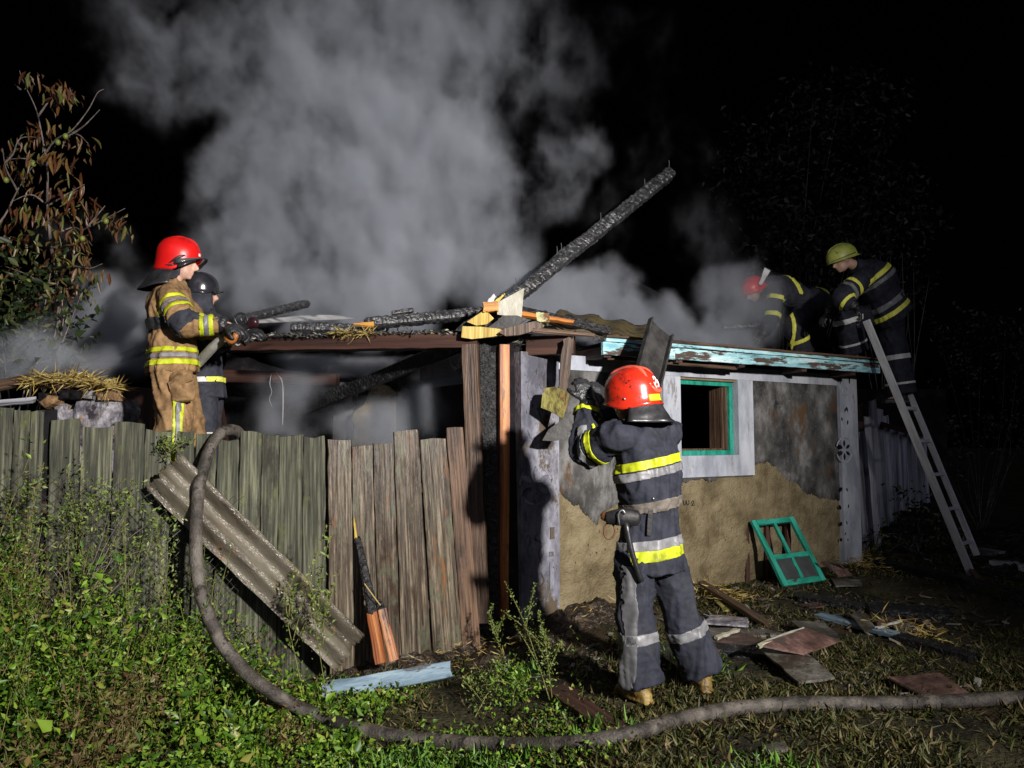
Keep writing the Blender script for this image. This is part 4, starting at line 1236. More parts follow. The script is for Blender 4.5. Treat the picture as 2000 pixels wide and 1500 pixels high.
for (px, py, w_, h_, m) in ((207, 768, 34, 26, 'adobe'), (170, 768, 22, 20, 'brick'), (146, 772, 22, 20, 'soot'), (124, 770, 22, 20, 'soot'), (155, 750, 32, 16, 'adobe'), (100, 752, 60, 14, 'dark_brown'), (90, 775, 30, 16, 'soot')):
    lump('brick', [(px - w_ / 2, py - h_ / 2), (px + w_ / 2, py - h_ / 2), (px + w_ / 2, py + h_ / 2), (px - w_ / 2, py + h_ / 2)], 5.5, .16, M[m], rem, .016, px)
lump('clay_clod', [(70, 778), (90, 768), (110, 775), (105, 790), (88, 795)], 5.5, .12, M['adobe'], rem, .03, 8)
dw = rough_slab('burnt_partition', [(228, 752), (300, 756), (420, 770), (440, 900), (228, 900)], 6.9, .2, M['dark_brown'], .02)
board('fallen_board', P(-30, 758, 5.4), P(52, 742, 5.6), .085, .03, (0, -1, .3), M['brown_wood'], None, segs=5, jag1=.03,
      label='scorched board end lying above the leftmost fence boards', cat='plank', group=PL)
board('fallen_board', P(-30, 790, 5.3), P(62, 782, 5.5), .03, .05, (0, -1, .3), M['grey_wood'], None, segs=5, jag1=.03,
      label='thin grey lath lying just over the leftmost fence boards', cat='plank', group=PL)
board('fallen_board', P(40, 748, 5.9), P(95, 735, 6.3), .05, .04, (0, -1, .3), M['char'], None, segs=5, jag1=.03,
      label='burnt lath poking out of the smoke beside the straw topped wall', cat='plank', group=PL)
# bank of rubble and earth behind the fence that carries the two men with the nozzle
def bank():
    nx, ny = 60, 40
    v, f = [], []
    for j in range(ny + 1):
        for i in range(nx + 1):
            x = -4.4 + 3.4 * i / nx; y_ = 4.9 + 1.9 * j / ny
            # fence line at this x
            fy = FA.y + (x - FA.x) * FU.y / FU.x
            k = sstep(.02, .16, y_ - fy - .06)
            e = (1 - sstep(-1.75, -1.5, x)) * (1 - sstep(6.15, 6.5, y_))
            h = (BANK + .02 * noise.noise(Vector((x * 3, y_ * 3, 0))) + .012 * noise.noise(Vector((x * 11, y_ * 11, 0)))) * k * e
            v.append((x, y_, -.3 + (h + .3) * min(1, k * e * 1.0)))
    st = nx + 1
    for j in range(ny):
        for i in range(nx):
            a = j * st + i
            f.append((a, a + 1, a + 1 + st, a + st))
    place('earth_bank', new_mesh('earth_bank', v, f, True), M['mud'], kind='structure')
BANK = 0.98
bank()

def chips():
    rnd = random.Random(17)
    V, Fc = [], []
    spots = [(1450, 1230, 130, 26, 170), (1640, 1190, 150, 30, 150), (1500, 1150, 120, 20, 110), (1150, 1290, 60, 30, 70), (900, 1290, 110, 26, 110), (1330, 1290, 80, 24, 90), (1800, 1210, 120, 34, 120), (1900, 1110, 80, 30, 120), (1240, 1200, 60, 14, 50), (1750, 1330, 160, 30, 60)]
    for px, py, sx, sy, n in spots:
        for _ in range(n):
            g = G(px + rnd.gauss(0, sx * .6), py + rnd.gauss(0, sy * .6), .012)
            if (g - AX).dot(NX) < .1: continue
            L, w, t = rnd.uniform(.02, .11), rnd.uniform(.008, .03), rnd.uniform(.004, .016)
            R = Matrix.Rotation(rnd.uniform(0, 6.28), 3, 'Z') @ Matrix.Rotation(rnd.gauss(0, .3), 3, 'X') @ Matrix.Rotation(rnd.gauss(0, .25), 3, 'Y')
            v, f = box(-L / 2, L / 2, -w / 2, w / 2, -t / 2, t / 2)
            o = len(V)
            V += [g + R @ (Vector(p) * rnd.uniform(.75, 1.2)) for p in v]; Fc += [tuple(k + o for k in q) for q in f]
    place('debris', new_mesh('debris', V, Fc), M['debris'], kind='stuff')
M['debris'] = leafy('debris', [(0, (.008, .008, .008)), (.45, (.022, .018, .016)), (.7, (.07, .045, .03)), (.88, (.12, .09, .065)), (.96, (.22, .21, .19)), (1, (.32, .31, .28))], 0.5)
chips()
# ------------------------------------------------------------------ people
def V3(*a): return Vector(a)

def cut_band(src, p, axis, half, rad, off, keep=None):
    """strip of cloth between two planes across a limb, lifted off the garment and given thickness"""
    bm = bmesh.new(); bm.from_mesh(src)
    axis = Vector(axis).normalized(); p = Vector(p)
    g = [v for v in bm.verts if (v.co - p).length > rad]
    bmesh.ops.delete(bm, geom=g, context='VERTS')
    for sg in (1, -1):
        geom = bm.verts[:] + bm.edges[:] + bm.faces[:]
        bmesh.ops.bisect_plane(bm, geom=geom, plane_co=p + axis * half * sg, plane_no=axis * sg, clear_outer=True)
    if keep:
        bm.normal_update()
        bmesh.ops.delete(bm, geom=[f for f in bm.faces if not keep(f.calc_center_median(), f.normal)], context='FACES')
    bm.normal_update()
    if len(bm.faces) == 0:
        bm.free(); return None
    if keep:                      # one strip only: keep the largest connected piece
        todo = set(bm.faces); best = []
        while todo:
            f0 = todo.pop(); comp = [f0]; st_ = [f0]
            while st_:
                for e in st_.pop().edges:
                    for g_ in e.link_faces:
                        if g_ in todo: todo.discard(g_); comp.append(g_); st_.append(g_)
            if len(comp) > len(best): best = comp
        bs = set(best)
        bmesh.ops.delete(bm, geom=[f for f in bm.faces if f not in bs], context='FACES')
        bm.normal_update()
    vn = [(v, v.normal.copy()) for v in bm.verts]
    for v, n_ in vn: v.co += n_ * off
    r = bmesh.ops.extrude_face_region(bm, geom=bm.faces[:])
    for e in r['geom']:
        if isinstance(e, bmesh.types.BMVert): e.co += Vector((0, 0, 0))
    nv = [e for e in r['geom'] if isinstance(e, bmesh.types.BMVert)]
    for v in nv: v.co -= v.normal * 0.0
    # the copied skin goes outwards, the old one stays as the underside
    bm.normal_update()
    for v in nv: v.co += v.normal * .003
    bmesh.ops.recalc_face_normals(bm, faces=bm.faces)
    me = bpy.data.meshes.new('band')
    bm.to_mesh(me); bm.free()
    me.polygons.foreach_set('use_smooth', [True] * len(me.polygons))
    return me

def hand_geo(wr, d, pn, side, curl=.9, sc=1.22, gaunt=.13, thumb_in=.5):
    wr, d, pn = Vector(wr), Vector(d).normalized(), Vector(pn)
    pn = (pn - d * pn.dot(d)).normalized()
    a = d.cross(pn).normalized()
    s = sc
    parts = [loft([wr - d * .02 * s, wr + d * .03 * s, wr + d * .07 * s, wr + d * .097 * s], [(.030 * s, .022 * s), (.040 * s, .020 * s), (.045 * s, .018 * s), (.042 * s, .014 * s)], lat=a, n=14)]
    for i, (o, L, rr) in enumerate(((-.033, .062, .0095), (-.011, .076, .0105), (.011, .082, .0108), (.034, .074, .0105))):
        base = wr + d * (.085 + (.008 if i in (1, 2) else 0)) * s + a * o * s * -side
        pts = [base - d * .02 * s, base]
        ang = 0.0
        for frac, k in ((.45, .55), (.32, .95), (.23, .75)):
            ang += curl * k
            dr = d * math.cos(ang) + pn * math.sin(ang)
            pts.append(pts[-1] + dr * L * frac * s)
        parts.append(loft(pts, [rr * s, rr * 1.08 * s, rr * s, rr * .95 * s, rr * .75 * s], n=10, sub=3))
    tb = wr + d * .028 * s + a * side * .026 * s * -1 * -1
    t1 = (a * side * .75 + d * .75 + pn * .25).normalized(); t2 = (a * side * .15 + d * .75 + pn * thumb_in).normalized()
    parts.append(loft([tb - t1 * .015 * s, tb + t1 * .03 * s, tb + t1 * .055 * s, tb + t1 * .055 * s + t2 * .032 * s], [.015 * s, .0145 * s, .012 * s, .009 * s], n=10, sub=3))
    if gaunt:
        n_ = 7
        pts = [wr - d * gaunt * (1 - i / (n_ - 1)) + d * .012 for i in range(n_)]
        rr = [(.056 - .014 * i / (n_ - 1) + (.0035 if i % 2 else -.0025)) * s * .95 for i in range(n_)]
        parts.append(loft(pts, rr, n=16, sub=2, dome=.1))
    return merge(*parts)

class Dome:
    """helmet shell in its own frame: x side, y forward, z up"""
    def __init__(s, c, f, u, a=.128, b=.158, top=.16, back=-.085, front=.0, side=-.045, flare=.012, pw=2.25, fl_from=.82):
        f = Vector(f).normalized(); u = Vector(u); u = (u - f * u.dot(f)).normalized()
        x = f.cross(u)
        s.M = Matrix(((x.x, f.x, u.x, c[0]), (x.y, f.y, u.y, c[1]), (x.z, f.z, u.z, c[2]), (0, 0, 0, 1)))
        s.a, s.b, s.top, s.back, s.front, s.side, s.flare, s.pw, s.ff = a, b, top, back, front, side, flare, pw, fl_from
    def rim(s, th):
        y = math.sin(th)     # th measured from +x towards +y
        if y > 0: return s.side + (s.front - s.side) * y ** 1.3
        return s.side + (s.back - s.side) * (-y) ** 1.2
    def pt(s, th, t, off=0.0):
        """t: 0 top .. 1 rim"""
        zr = s.rim(th)
        if t < .7:
            ph = t / .7 * math.pi / 2
            r = math.sin(ph) ** (2 / s.pw * 1.05); z = s.top * max(0, math.cos(ph)) ** (2 / s.pw)
        else:
            k = (t - .7) / .3
            r = 1.0 - .02 * k; z = zr * k
        fl = s.flare * max(0, (t - s.ff) / (1 - s.ff)) ** 2
        rx, ry = s.a + off + fl, s.b + off + fl
        return Vector((rx * r * math.cos(th), ry * r * math.sin(th), z + (off if t < .5 else 0)))
    def shell(s, nt=40, nr=18, thick=.006):
        v, f = [], []
        for layer, off in ((0, 0.0), (1, -thick)):
            for j in range(nr + 1):
                t = j / nr
                for i in range(nt):
                    v.append(s.pt(2 * math.pi * i / nt, max(t, .004), off))
        k = (nr + 1) * nt
        for j in range(nr):
            for i in range(nt):
                a, b = j * nt + i, j * nt + (i + 1) % nt
                f.append((a, a + nt, b + nt, b)); f.append((k + a, k + b, k + b + nt, k + a + nt))
        for i in range(nt):
            a, b = nr * nt + i, nr * nt + (i + 1) % nt
            f.append((a, k + a, k + b, b))
        f.append(tuple(range(nt))); f.append(tuple(k + i for i in range(nt - 1, -1, -1)))
        return v, f
    def patch(s, th0, th1, t0, t1, off=.004, n=10, m=5):
        v, f = [], []
        for lay in (off, off - .005):
            for j in range(m + 1):
                for i in range(n + 1):
                    v.append(s.pt(th0 + (th1 - th0) * i / n, t0 + (t1 - t0) * j / m, lay))
        k = (m + 1) * (n + 1); st = n + 1
        for j in range(m):
            for i in range(n):
                a = j * st + i
                f.append((a, a + 1, a + 1 + st, a + st)); f.append((k + a, k + a + st, k + a + 1 + st, k + a + 1))
        for i in range(n):
            f.append((i, k + i, k + i + 1, i + 1)); a = m * st + i
            f.append((a, a + 1, k + a + 1, k + a))
        for j in range(m):
            a = j * st; f.append((a, a + st, k + a + st, k + a)); a += n
            f.append((a, k + a, k + a + st, a + st))
        return v, f
    def ridge(s, path, r, n=7):
        return loft([s.pt(th, t, -.001) for th, t in path], [r * .4] + [r] * (len(path) - 2) + [r * .4], n=n, sub=5)
    def cape(s, th0, th1, length, out, wave=.008, inset=-.012, seed=0, nt=26, nl=8, t0=.93):
        v, f = [], []
        for lay in (0, .005):
            for j in range(nl + 1):
                g = j / nl
                for i in range(nt + 1):
                    h = i / nt
                    th = th0 + (th1 - th0) * h
                    p = s.pt(th, t0, inset)
                    o = Vector((math.cos(th), math.sin(th), 0))
                    fall = length * (.72 + .28 * math.sin(math.pi * h))
                    q = p + o * (out * g + wave * g * math.sin(h * 17 + seed) + .008 * g * noise.noise(Vector((h * 7, g * 4, seed))) - lay) + Vector((0, 0, -fall * g))
                    v.append(q)
        k = (nl + 1) * (nt + 1); st = nt + 1
        for j in range(nl):
            for i in range(nt):
                a = j * st + i
                f.append((a, a + st, a + st + 1, a + 1)); f.append((k + a, k + a + 1, k + a + st + 1, k + a + st))
        for i in range(nt):
            f.append((i, i + 1, k + i + 1, k + i)); a = nl * st + i
            f.append((a, k + a, k + a + 1, a + 1))
        for j in range(nl):
            a = j * st; f.append((a, k + a, k + a + st, a + st)); a += nt
            f.append((a, a + st, k + a + st, k + a))
        return v, f

def hat(dome, name, geo, mat, parent, smooth=True):
    return place(name, new_mesh(name, geo[0], geo[1], smooth), mat, dome.M.copy(), parent)

def person(label, J, Fd, headF, headU, cl, voxel=.011, size=1.0, hands=None, toes=None, jr=1.0, lr=1.0, ar=1.0, seed=1, group=None, neckdir=None, face=True, sole=None):
    """J: joints as world points; returns root object and the garment meshes for the bands"""
    rnd = random.Random(seed)
    lat = (J['shR'] - J['shL']).normalized()
    hlat = (J['hipR'] - J['hipL']).normalized()
    pel, neck, head = J['pelvis'], J['neck'], J['head']
    chest = pel.lerp(neck, .66) if 'chest' not in J else J['chest']
    waist = pel.lerp(chest, .42)
    f = Vector(headF).normalized(); u = Vector(headU); u = (u - f * u.dot(f)).normalized(); sd_ = f.cross(u)
    # ---- body, one continuous skin
    hs = size
    parts = [loft([pel - (neck - pel).normalized() * .10, pel, waist, chest, neck.lerp(chest, .25), neck], [(.12, .09), (.155, .11), (.145, .10), (.165, .115), (.14, .085), (.06, .06)], lat=lat, n=16),
             loft([neck - (head - neck).normalized() * .05, neck, head.lerp(neck, .4), head], [.068, .06, .056, .05], n=12),
             ellipsoid(head + u * .025, (.074 * hs, .096 * hs, .105 * hs), (sd_, f, u)),
             ellipsoid(head + f * .035 - u * .055, (.056 * hs, .062 * hs, .062 * hs), (sd_, f, u)),
             ellipsoid(head + f * .075 - u * .095, (.022, .022, .018), (sd_, f, u), 10, 8),
             loft([head + f * .090 + u * .022, head + f * .104 - u * .004, head + f * .120 - u * .026, head + f * .098 - u * .036], [.010, .012, .0165, .010], n=10),
             ellipsoid(head + f * .094 - u * .060, (.024, .012, .007), (sd_, f, u), 10, 6), ellipsoid(head + f * .091 - u * .073, (.022, .012, .008), (sd_, f, u), 10, 6),
             ellipsoid(head + f * .082 + u * .034, (.052, .018, .012), (sd_, f, u), 12, 6)]
    for sg in (1, -1):
        parts.append(ellipsoid(head + sd_ * sg * .076 * hs - u * .006, (.012, .022, .034), (sd_, f, u), 10, 8))
    for s_, sg in (('L', -1), ('R', 1)):
        sh, el, wr = J['sh' + s_], J['el' + s_], J['wr' + s_]
        hd = hands[s_][0] if hands and s_ in hands else (wr - el).normalized()
        parts.append(loft([sh, sh.lerp(el, .5), el, el.lerp(wr, .35), wr, wr + Vector(hd).normalized() * .08], [.06, .052, .042, .042, .029, .02], n=12))
        hp, kn, an = J['hip' + s_], J['knee' + s_], J['ank' + s_]
        tv = Vector((toes or {}).get(s_, Fd)).normalized()
        parts.append(loft([hp + Vector((0, 0, .04)), hp.lerp(kn, .45), kn, kn.lerp(an, .35), an, an + Vector((0, 0, -.03)) + tv * .05, an + tv * .15 + Vector((0, 0, -.055))], [.085, .075, .056, .056, .038, .038, .025], n=12))
    body = remesh(merge(*parts), voxel * .82, 2)
    base = (J['ankL'] + J['ankR']) / 2 - Vector((0, 0, .08))
    body.transform(Matrix.Translation(-base))
    root = place('person', body, M['skin'], Matrix.Translation(base), None, label, 'person', group)
    if face:
        for sg in (1, -1):
            ge = ellipsoid(head + f * .0855 + sd_ * sg * .031 + u * .012, (.012, .011, .009), (sd_, f, u), 10, 8)
            place('eye', new_mesh('eye', *ge, smooth=True), M['eye'], None, root)
    # ---- jacket
    up = (neck - pel).normalized()
    tp = [loft([pel - up * .15, pel - up * .08, waist - up * .02, waist + up * .08, chest, chest.lerp(neck, .5), neck - up * .005, neck + (head - neck) * cl.get('collar', .28)],
               [(.222 * jr, .178 * jr), (.212 * jr, .170 * jr), (.176 * jr, .145 * jr), (.203 * jr, .162 * jr), (.212 * jr, .160 * jr), (.208 * jr, .135 * jr), (.125, .10), (.085, .085)], lat=lat, n=22, dome=.06)]
    for s_ in 'LR':
        sh, el, wr = J['sh' + s_], J['el' + s_], J['wr' + s_]
        ins = chest.lerp(neck, .55)
        tp.append(loft([sh.lerp(ins, .35), sh, sh.lerp(el, .35), sh.lerp(el, .8), el, el.lerp(wr, .3), el.lerp(wr, .85)], [q_ * jr * ar for q_ in (.080, .082, .084, .082, .080, .080, .062)], n=16, dome=.15))
    jac = remesh(merge(*tp), voxel, 3)
    wrinkle(jac, .011 * cl.get('fold', 1), 5.0, seed, (1.5, 1.5, .65))
    wrinkle(jac, .0025 * cl.get('fold', 1), 12, seed + 3, (.8, .8, 1.7))
    jo = place('jacket', jac, M[cl['jacket']], None, root)
    # ---- trousers
    lp = [loft([waist - up * .02, pel + up * .02, pel - up * .09], [(.165 * lr, .135 * lr), (.175 * lr, .145 * lr), (.17 * lr, .14 * lr)], lat=hlat, n=20)]
    for s_ in 'LR':
        hp, kn, an = J['hip' + s_], J['knee' + s_], J['ank' + s_]
        lp.append(loft([hp + Vector((0, 0, .05)), hp, hp.lerp(kn, .55), kn, kn.lerp(an, .4), kn.lerp(an, .78), kn.lerp(an, .96)], [.10 * lr, .115 * lr, .112 * lr, .105 * lr, .110 * lr, .112 * lr * cl.get('flare', 1), .117 * lr * cl.get('flare', 1)], n=18, dome=.1))
    tro = remesh(merge(*lp), voxel, 3)
    wrinkle(tro, .012 * cl.get('fold', 1), 5.2, seed + 11, (1.5, 1.5, .5))
    wrinkle(tro, .0028 * cl.get('fold', 1), 12, seed + 13, (.8, .8, 1.8))
    to = place('trousers', tro, M[cl['trousers']], None, root)
    # ---- boots
    for s_ in 'LR':
        kn, an = J['knee' + s_], J['ank' + s_]
        tv = Vector((toes or {}).get(s_, Fd)); tv.z = 0; tv.normalize()
        dn = Vector((0, 0, -1))
        g_ = merge(loft([an.lerp(kn, .45), an.lerp(kn, .2), an, an + dn * .045], [.062, .058, .054, .05], n=14, dome=.1),
                   loft([an - tv * .055 + dn * .05, an + dn * .048, an + tv * .08 + dn * .055, an + tv * .15 + dn * .06, an + tv * .195 + dn * .065], [(.036, .030), (.045, .034), (.048, .032), (.046, .026), (.03, .018)], lat=tv.cross(dn), n=14),
                   loft([an - tv * .072 + dn * .078, an + dn * .078, an + tv * .10 + dn * .08, an + tv * .205 + dn * .08], [(.038, .011), (.047, .011), (.05, .011), (.034, .010)], lat=tv.cross(dn), n=14))
        place('boot', remesh(g_, .009, 1), M[cl['boots']], None, root)
    # ---- gloves
    if hands:
        for s_ in hands:
            d, pn, side, curl = hands[s_]
            g_ = hand_geo(J['wr' + s_], d, pn, side, curl)
            gm = remesh(g_, .0052, 1)
            place('glove', gm, M['glove_leather'], None, root)
    return dict(root=root, jacket=jac, jo=jo, trousers=tro, to=to, up=up, lat=lat, waist=waist, chest=chest, J=J)

def add_band(pr, part, a, b, fr, half, mat, rad=.16, off=.003, axis=None, keep=None, name='reflective_band'):
    src, par = (pr['jacket'], pr['jo']) if part == 'j' else (pr['trousers'], pr['to'])
    a, b = Vector(a), Vector(b)
    p = a.lerp(b, fr)
    me = cut_band(src, p, axis or (b - a), half, rad, off, keep)
    if me: return place(name, me, M[mat], None, par)

# ================= man in front of the house, arms raised
Jf = dict(pelvis=P(1270, 1062, 4.20), neck=P(1264, 826, 4.22), head=P(1234, 778, 4.20), shL=P(1208, 852, 4.09), shR=P(1304, 842, 4.34),
          elL=P(1140, 884, 4.27), wrL=P(1147, 786, 4.42), elR=P(1212, 868, 4.62), wrR=P(1178, 792, 4.68),
          hipL=P(1240, 1092, 4.13), hipR=P(1297, 1090, 4.27), kneeL=P(1241, 1200, 4.10), kneeR=P(1328, 1195, 4.26), ankL=P(1252, 1330, 4.10), ankR=P(1372, 1312, 4.27))
for k, s_ in (('ankL', 0), ('ankR', 0)):
    Jf[k].z = ground_z(Jf[k].x, Jf[k].y) + .105
fm = person('firefighter with red helmet and bare back of navy suit reaching up at the eave', Jf, (-.55, .83, 0), (-.80, .52, -.12), (-.1, .1, .95),
            dict(jacket='navy_cloth', trousers='navy_cloth', boots='boot', fold=1.45, collar=.55, flare=1.08), voxel=.010, seed=2, jr=.96, lr=.95, ar=1.10,
            hands={'L': ((-.22, .25, .92), (-.35, .9, .1), 1, .75), 'R': ((-.2, .2, .94), (-.5, .6, 0), -1, .8)}, toes={'L': (-.5, .86, 0), 'R': (-.2, .98, 0)})
fm['root']['label'] = 'firefighter in navy suit and glossy red helmet reaching up at the eave'
J = Jf
TL = fm['up'] + Vector((-.20, 0, 0))
add_band(fm, 'j', J['pelvis'], J['neck'], .665, .024, 'yellow_band', .34, .004, axis=TL)
add_band(fm, 'j', J['pelvis'], J['neck'], .585, .022, 'silver_band', .30, .004, axis=TL)
add_band(fm, 'j', J['pelvis'], J['neck'], .015, .026, 'silver_band', .34, .004, axis=fm['up'] + Vector((-.12, 0, 0)))
add_band(fm, 'j', J['pelvis'], J['neck'], -.068, .030, 'yellow_band', .34, .004, axis=fm['up'] + Vector((-.12, 0, 0)))
ax_ = (fm['up'] + Vector((-.16, .0, -.0))).normalized()
add_band(fm, 'j', J['pelvis'], J['neck'], .32, .030, 'belt', .30, .010, axis=ax_, name='belt')
add_band(fm, 'j', J['shL'], J['elL'], .58, .020, 'yellow_band', .15)
add_band(fm, 'j', J['shL'], J['elL'], .82, .020, 'silver_band', .15)
add_band(fm, 'j', J['elL'], J['wrL'], .80, .014, 'yellow_band', .12, .004)
for s_ in 'LR':
    add_band(fm, 't', J['knee' + s_], J['ank' + s_], .30, .028, 'silver_band', .2)
sw = (J['hipR'] - J['hipL']).normalized()
stp = J['hipL'].lerp(J['ankL'], .45) - sw * .108
add_band(fm, 't', stp - sw * .5, stp + sw * .5, .5, .017, 'grey_band', .52, .003, keep=lambda c, n_: n_.y < -.15 and c.z < J['hipL'].z - .02, name='side_stripe')
d1 = Dome(J['head'] + Vector((.0, 0, .028)), (-.80, .52, -.12), (-.1, .05, .98), a=.136, b=.162, top=.150, back=-.085, front=-.03, side=-.095, flare=.016)
h1 = hat(d1, 'helmet', d1.shell(), M['red_helmet'], fm['root'])
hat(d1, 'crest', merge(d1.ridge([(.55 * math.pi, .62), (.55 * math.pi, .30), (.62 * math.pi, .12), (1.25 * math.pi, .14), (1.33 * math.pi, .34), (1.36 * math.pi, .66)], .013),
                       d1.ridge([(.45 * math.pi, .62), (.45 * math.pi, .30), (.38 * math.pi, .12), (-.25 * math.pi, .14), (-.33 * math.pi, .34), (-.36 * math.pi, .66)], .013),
                       d1.ridge([(1.36 * math.pi, .66), (1.42 * math.pi, .72), (1.5 * math.pi, .74), (1.58 * math.pi, .72), (1.64 * math.pi, .66)], .013)), M['crest_highlight_red'], h1)
hat(d1, 'reflective_sticker', d1.patch(1.30 * math.pi, 1.52 * math.pi, .80, .93, .004), M['yellow_band'], h1)
hat(d1, 'emblem', merge(d1.ridge([(1.44 * math.pi, .56), (1.46 * math.pi, .50), (1.50 * math.pi, .52), (1.48 * math.pi, .58), (1.45 * math.pi, .62), (1.43 * math.pi, .66)], .0045),
                        d1.ridge([(1.50 * math.pi, .60), (1.53 * math.pi, .56), (1.55 * math.pi, .62), (1.52 * math.pi, .67), (1.48 * math.pi, .66)], .0045),
                        d1.ridge([(1.42 * math.pi, .60), (1.44 * math.pi, .66), (1.47 * math.pi, .70)], .004)), M['white_mark'], h1)
rv = ellipsoid(d1.pt(1.02 * math.pi, .82), (.008, .008, .008), None, 10, 6)
hat(d1, 'rivet', rv, M['steel'], h1)
c1 = hat(d1, 'neck_flap', d1.cape(1.06 * math.pi, 2.1 * math.pi, .135, .062, .020, seed=2, inset=-.006, t0=.93), M['black_leather'], fm['root'])

# hand axe in its holster at the belt of the same man
hx = P(1218, 1008, 4.02)
axe = empty('hand_axe', hx, 'hand axe in black holster on the belt of the navy suited man', 'axe')
place('holster', remesh(merge(loft([P(1185, 1012, 4.02), P(1215, 1010, 4.0), P(1246, 1012, 4.01)], [(.034, .024), (.048, .034), (.042, .032)], lat=(0, 0, 1), n=14)), .007, 1), M['dull_leather'], None, axe)
place('handle', new_mesh('handle', *loft([P(1222, 1020, 3.99), P(1232, 1070, 3.98), P(1244, 1110, 3.98), P(1253, 1135, 3.99)], [.018, .016, .015, .016], n=10), smooth=True), M['dark_plastic'], None, axe)
place('axe_head', new_mesh('axe_head', *loft([P(1176, 1006, 4.03), P(1186, 1010, 4.02), P(1200, 1014, 4.0)], [(.022, .010), (.026, .014), (.018, .012)], lat=(0, 0, 1), n=10), smooth=True), M['axe_wood'], None, axe)
ring = [P(1190 + 11 * math.cos(a), 1037 + 16 * math.sin(a), 4.02) for a in np.linspace(-1.5, 4.7, 14)]
place('carrying_ring', new_mesh('carrying_ring', *loft(ring, [.005] * len(ring), n=6, sub=1), smooth=True), M['axe_wood'], None, axe)
place('clasp', new_mesh('clasp', *loft([P(1210, 1026, 3.96), P(1208, 1004, 3.955), P(1216, 996, 3.955), P(1222, 1004, 3.955)], [.004] * 4, n=6), smooth=True), M['steel'], None, axe)
sp_ = board('strap', P(1272, 980, 4.035), P(1268, 1046, 4.03), .026, .008, (0, -1, 0), M['dull_leather'], fm['root'], segs=3)
place('strap_stud', new_mesh('strap_stud', *ellipsoid(P(1276, 974, 4.02), (.008, .006, .008), None, 8, 6), smooth=True), M['steel'], None, fm['root'])

# ================= tan suited man with the nozzle
BZ = BANK + .02
Jb = dict(pelvis=P(338, 688, 5.20), neck=P(334, 556, 5.20), head=P(352, 512, 5.20), shR=P(330, 578, 5.03), shL=P(340, 578, 5.37),
          elR=P(362, 634, 4.94), wrR=P(438, 634, 5.02), elL=P(392, 640, 5.36), wrL=P(450, 645, 5.22),
          hipR=P(336, 726, 5.11), hipL=P(346, 724, 5.29), kneeR=P(340, 830, 5.08), kneeL=P(366, 835, 5.30), ankR=P(318, 945, 5.10), ankL=P(362, 950, 5.32))
for k in ('ankR', 'ankL'): Jb[k].z = BZ + .09
bmn = person('firefighter in tan suit and bright red helmet directing the nozzle over the fence', Jb, (.97, .24, 0), (.95, .18, -.16), (.15, 0, .98),
             dict(jacket='tan_cloth', trousers='tan_cloth', boots='black_boot', fold=1.45), voxel=.011, seed=5, jr=.98, lr=1.06,
             hands={'R': ((.90, .05, -.30), (.25, .45, -.75), -1, .95), 'L': ((.88, -.1, -.25), (.3, -.4, -.7), 1, .9)}, toes={'R': (.97, .1, 0), 'L': (.9, .3, 0)})
J = Jb
for fr, m_, hw in ((.0, 'yellow_band', .016), (-.09, 'silver_band', .014), (-.185, 'yellow_band', .018)):
    add_band(bmn, 'j', J['pelvis'], J['neck'], fr, hw, m_, .34, .004)
for fr, m_ in ((.28, 'yellow_band'), (.42, 'silver_band'), (.56, 'yellow_band')):
    add_band(bmn, 'j', J['shR'], J['elR'], fr, .012, m_, .13)
for fr, m_ in ((.42, 'yellow_band'), (.54, 'silver_band'), (.66, 'yellow_band')):
    add_band(bmn, 'j', J['elR'], J['wrR'], fr, .015, m_, .13)
add_band(bmn, 'j', J['pelvis'], J['neck'], .38, .040, 'black_leather', .30, .010, name='belt')
add_band(bmn, 'j', J['shR'], J['elR'], .98, .055, 'black_cloth', .12, .004, name='elbow_patch')
fx = Vector((1, .2, 0)).normalized()
q = P(352, 800, 5.05)
add_band(bmn, 't', q - fx * .5, q + fx * .5, .5, .030, 'yellow_band', .40, .004, keep=lambda c, n_: n_.y < -.2 and c.z < J['hipR'].z - .18, name='side_stripe')
add_band(bmn, 't', q - fx * .5, q + fx * .5, .5, .012, 'silver_band', .40, .009, keep=lambda c, n_: n_.y < -.2 and c.z < J['hipR'].z - .18, name='side_stripe')
# cargo pocket
pk = remesh(merge(loft([P(352, 728, 5.02), P(356, 755, 4.985), P(358, 782, 4.99)], [(.078, .028), (.085, .042), (.082, .035)], lat=(1, .1, 0), n=16, dome=.2)), .009, 2)
wrinkle(pk, .006, 14, 4)
place('pocket', pk, M['tan_cloth'], None, bmn['to'])
pf = board('pocket_flap', P(350, 738, 4.965), P(354, 752, 4.952), .165, .012, (0, -1, 0), M['tan_cloth'], bmn['to'], segs=3)
d2 = Dome(J['head'] + Vector((-.012, 0, .045)), (.97, .18, -.10), (.10, 0, .99), a=.128, b=.150, top=.135, back=-.13, front=.005, side=-.125, flare=.012)
h2 = hat(d2, 'helmet', d2.shell(), M['bright_red_helmet'], bmn['root'])
hat(d2, 'crest', d2.ridge([(.5 * math.pi, .60), (.5 * math.pi, .30), (.5 * math.pi, .05), (1.5 * math.pi, .1), (1.5 * math.pi, .35), (1.5 * math.pi, .60)], .010), M['bright_red_helmet'], h2)
hat(d2, 'peak', d2.patch(.08 * math.pi, .92 * math.pi, .86, 1.02, .03), M['black_helmet'], h2)
vis = d2.patch(.05 * math.pi, .95 * math.pi, .84, .93, .045, 16, 3)
hat(d2, 'visor', vis, M['glass'], h2)
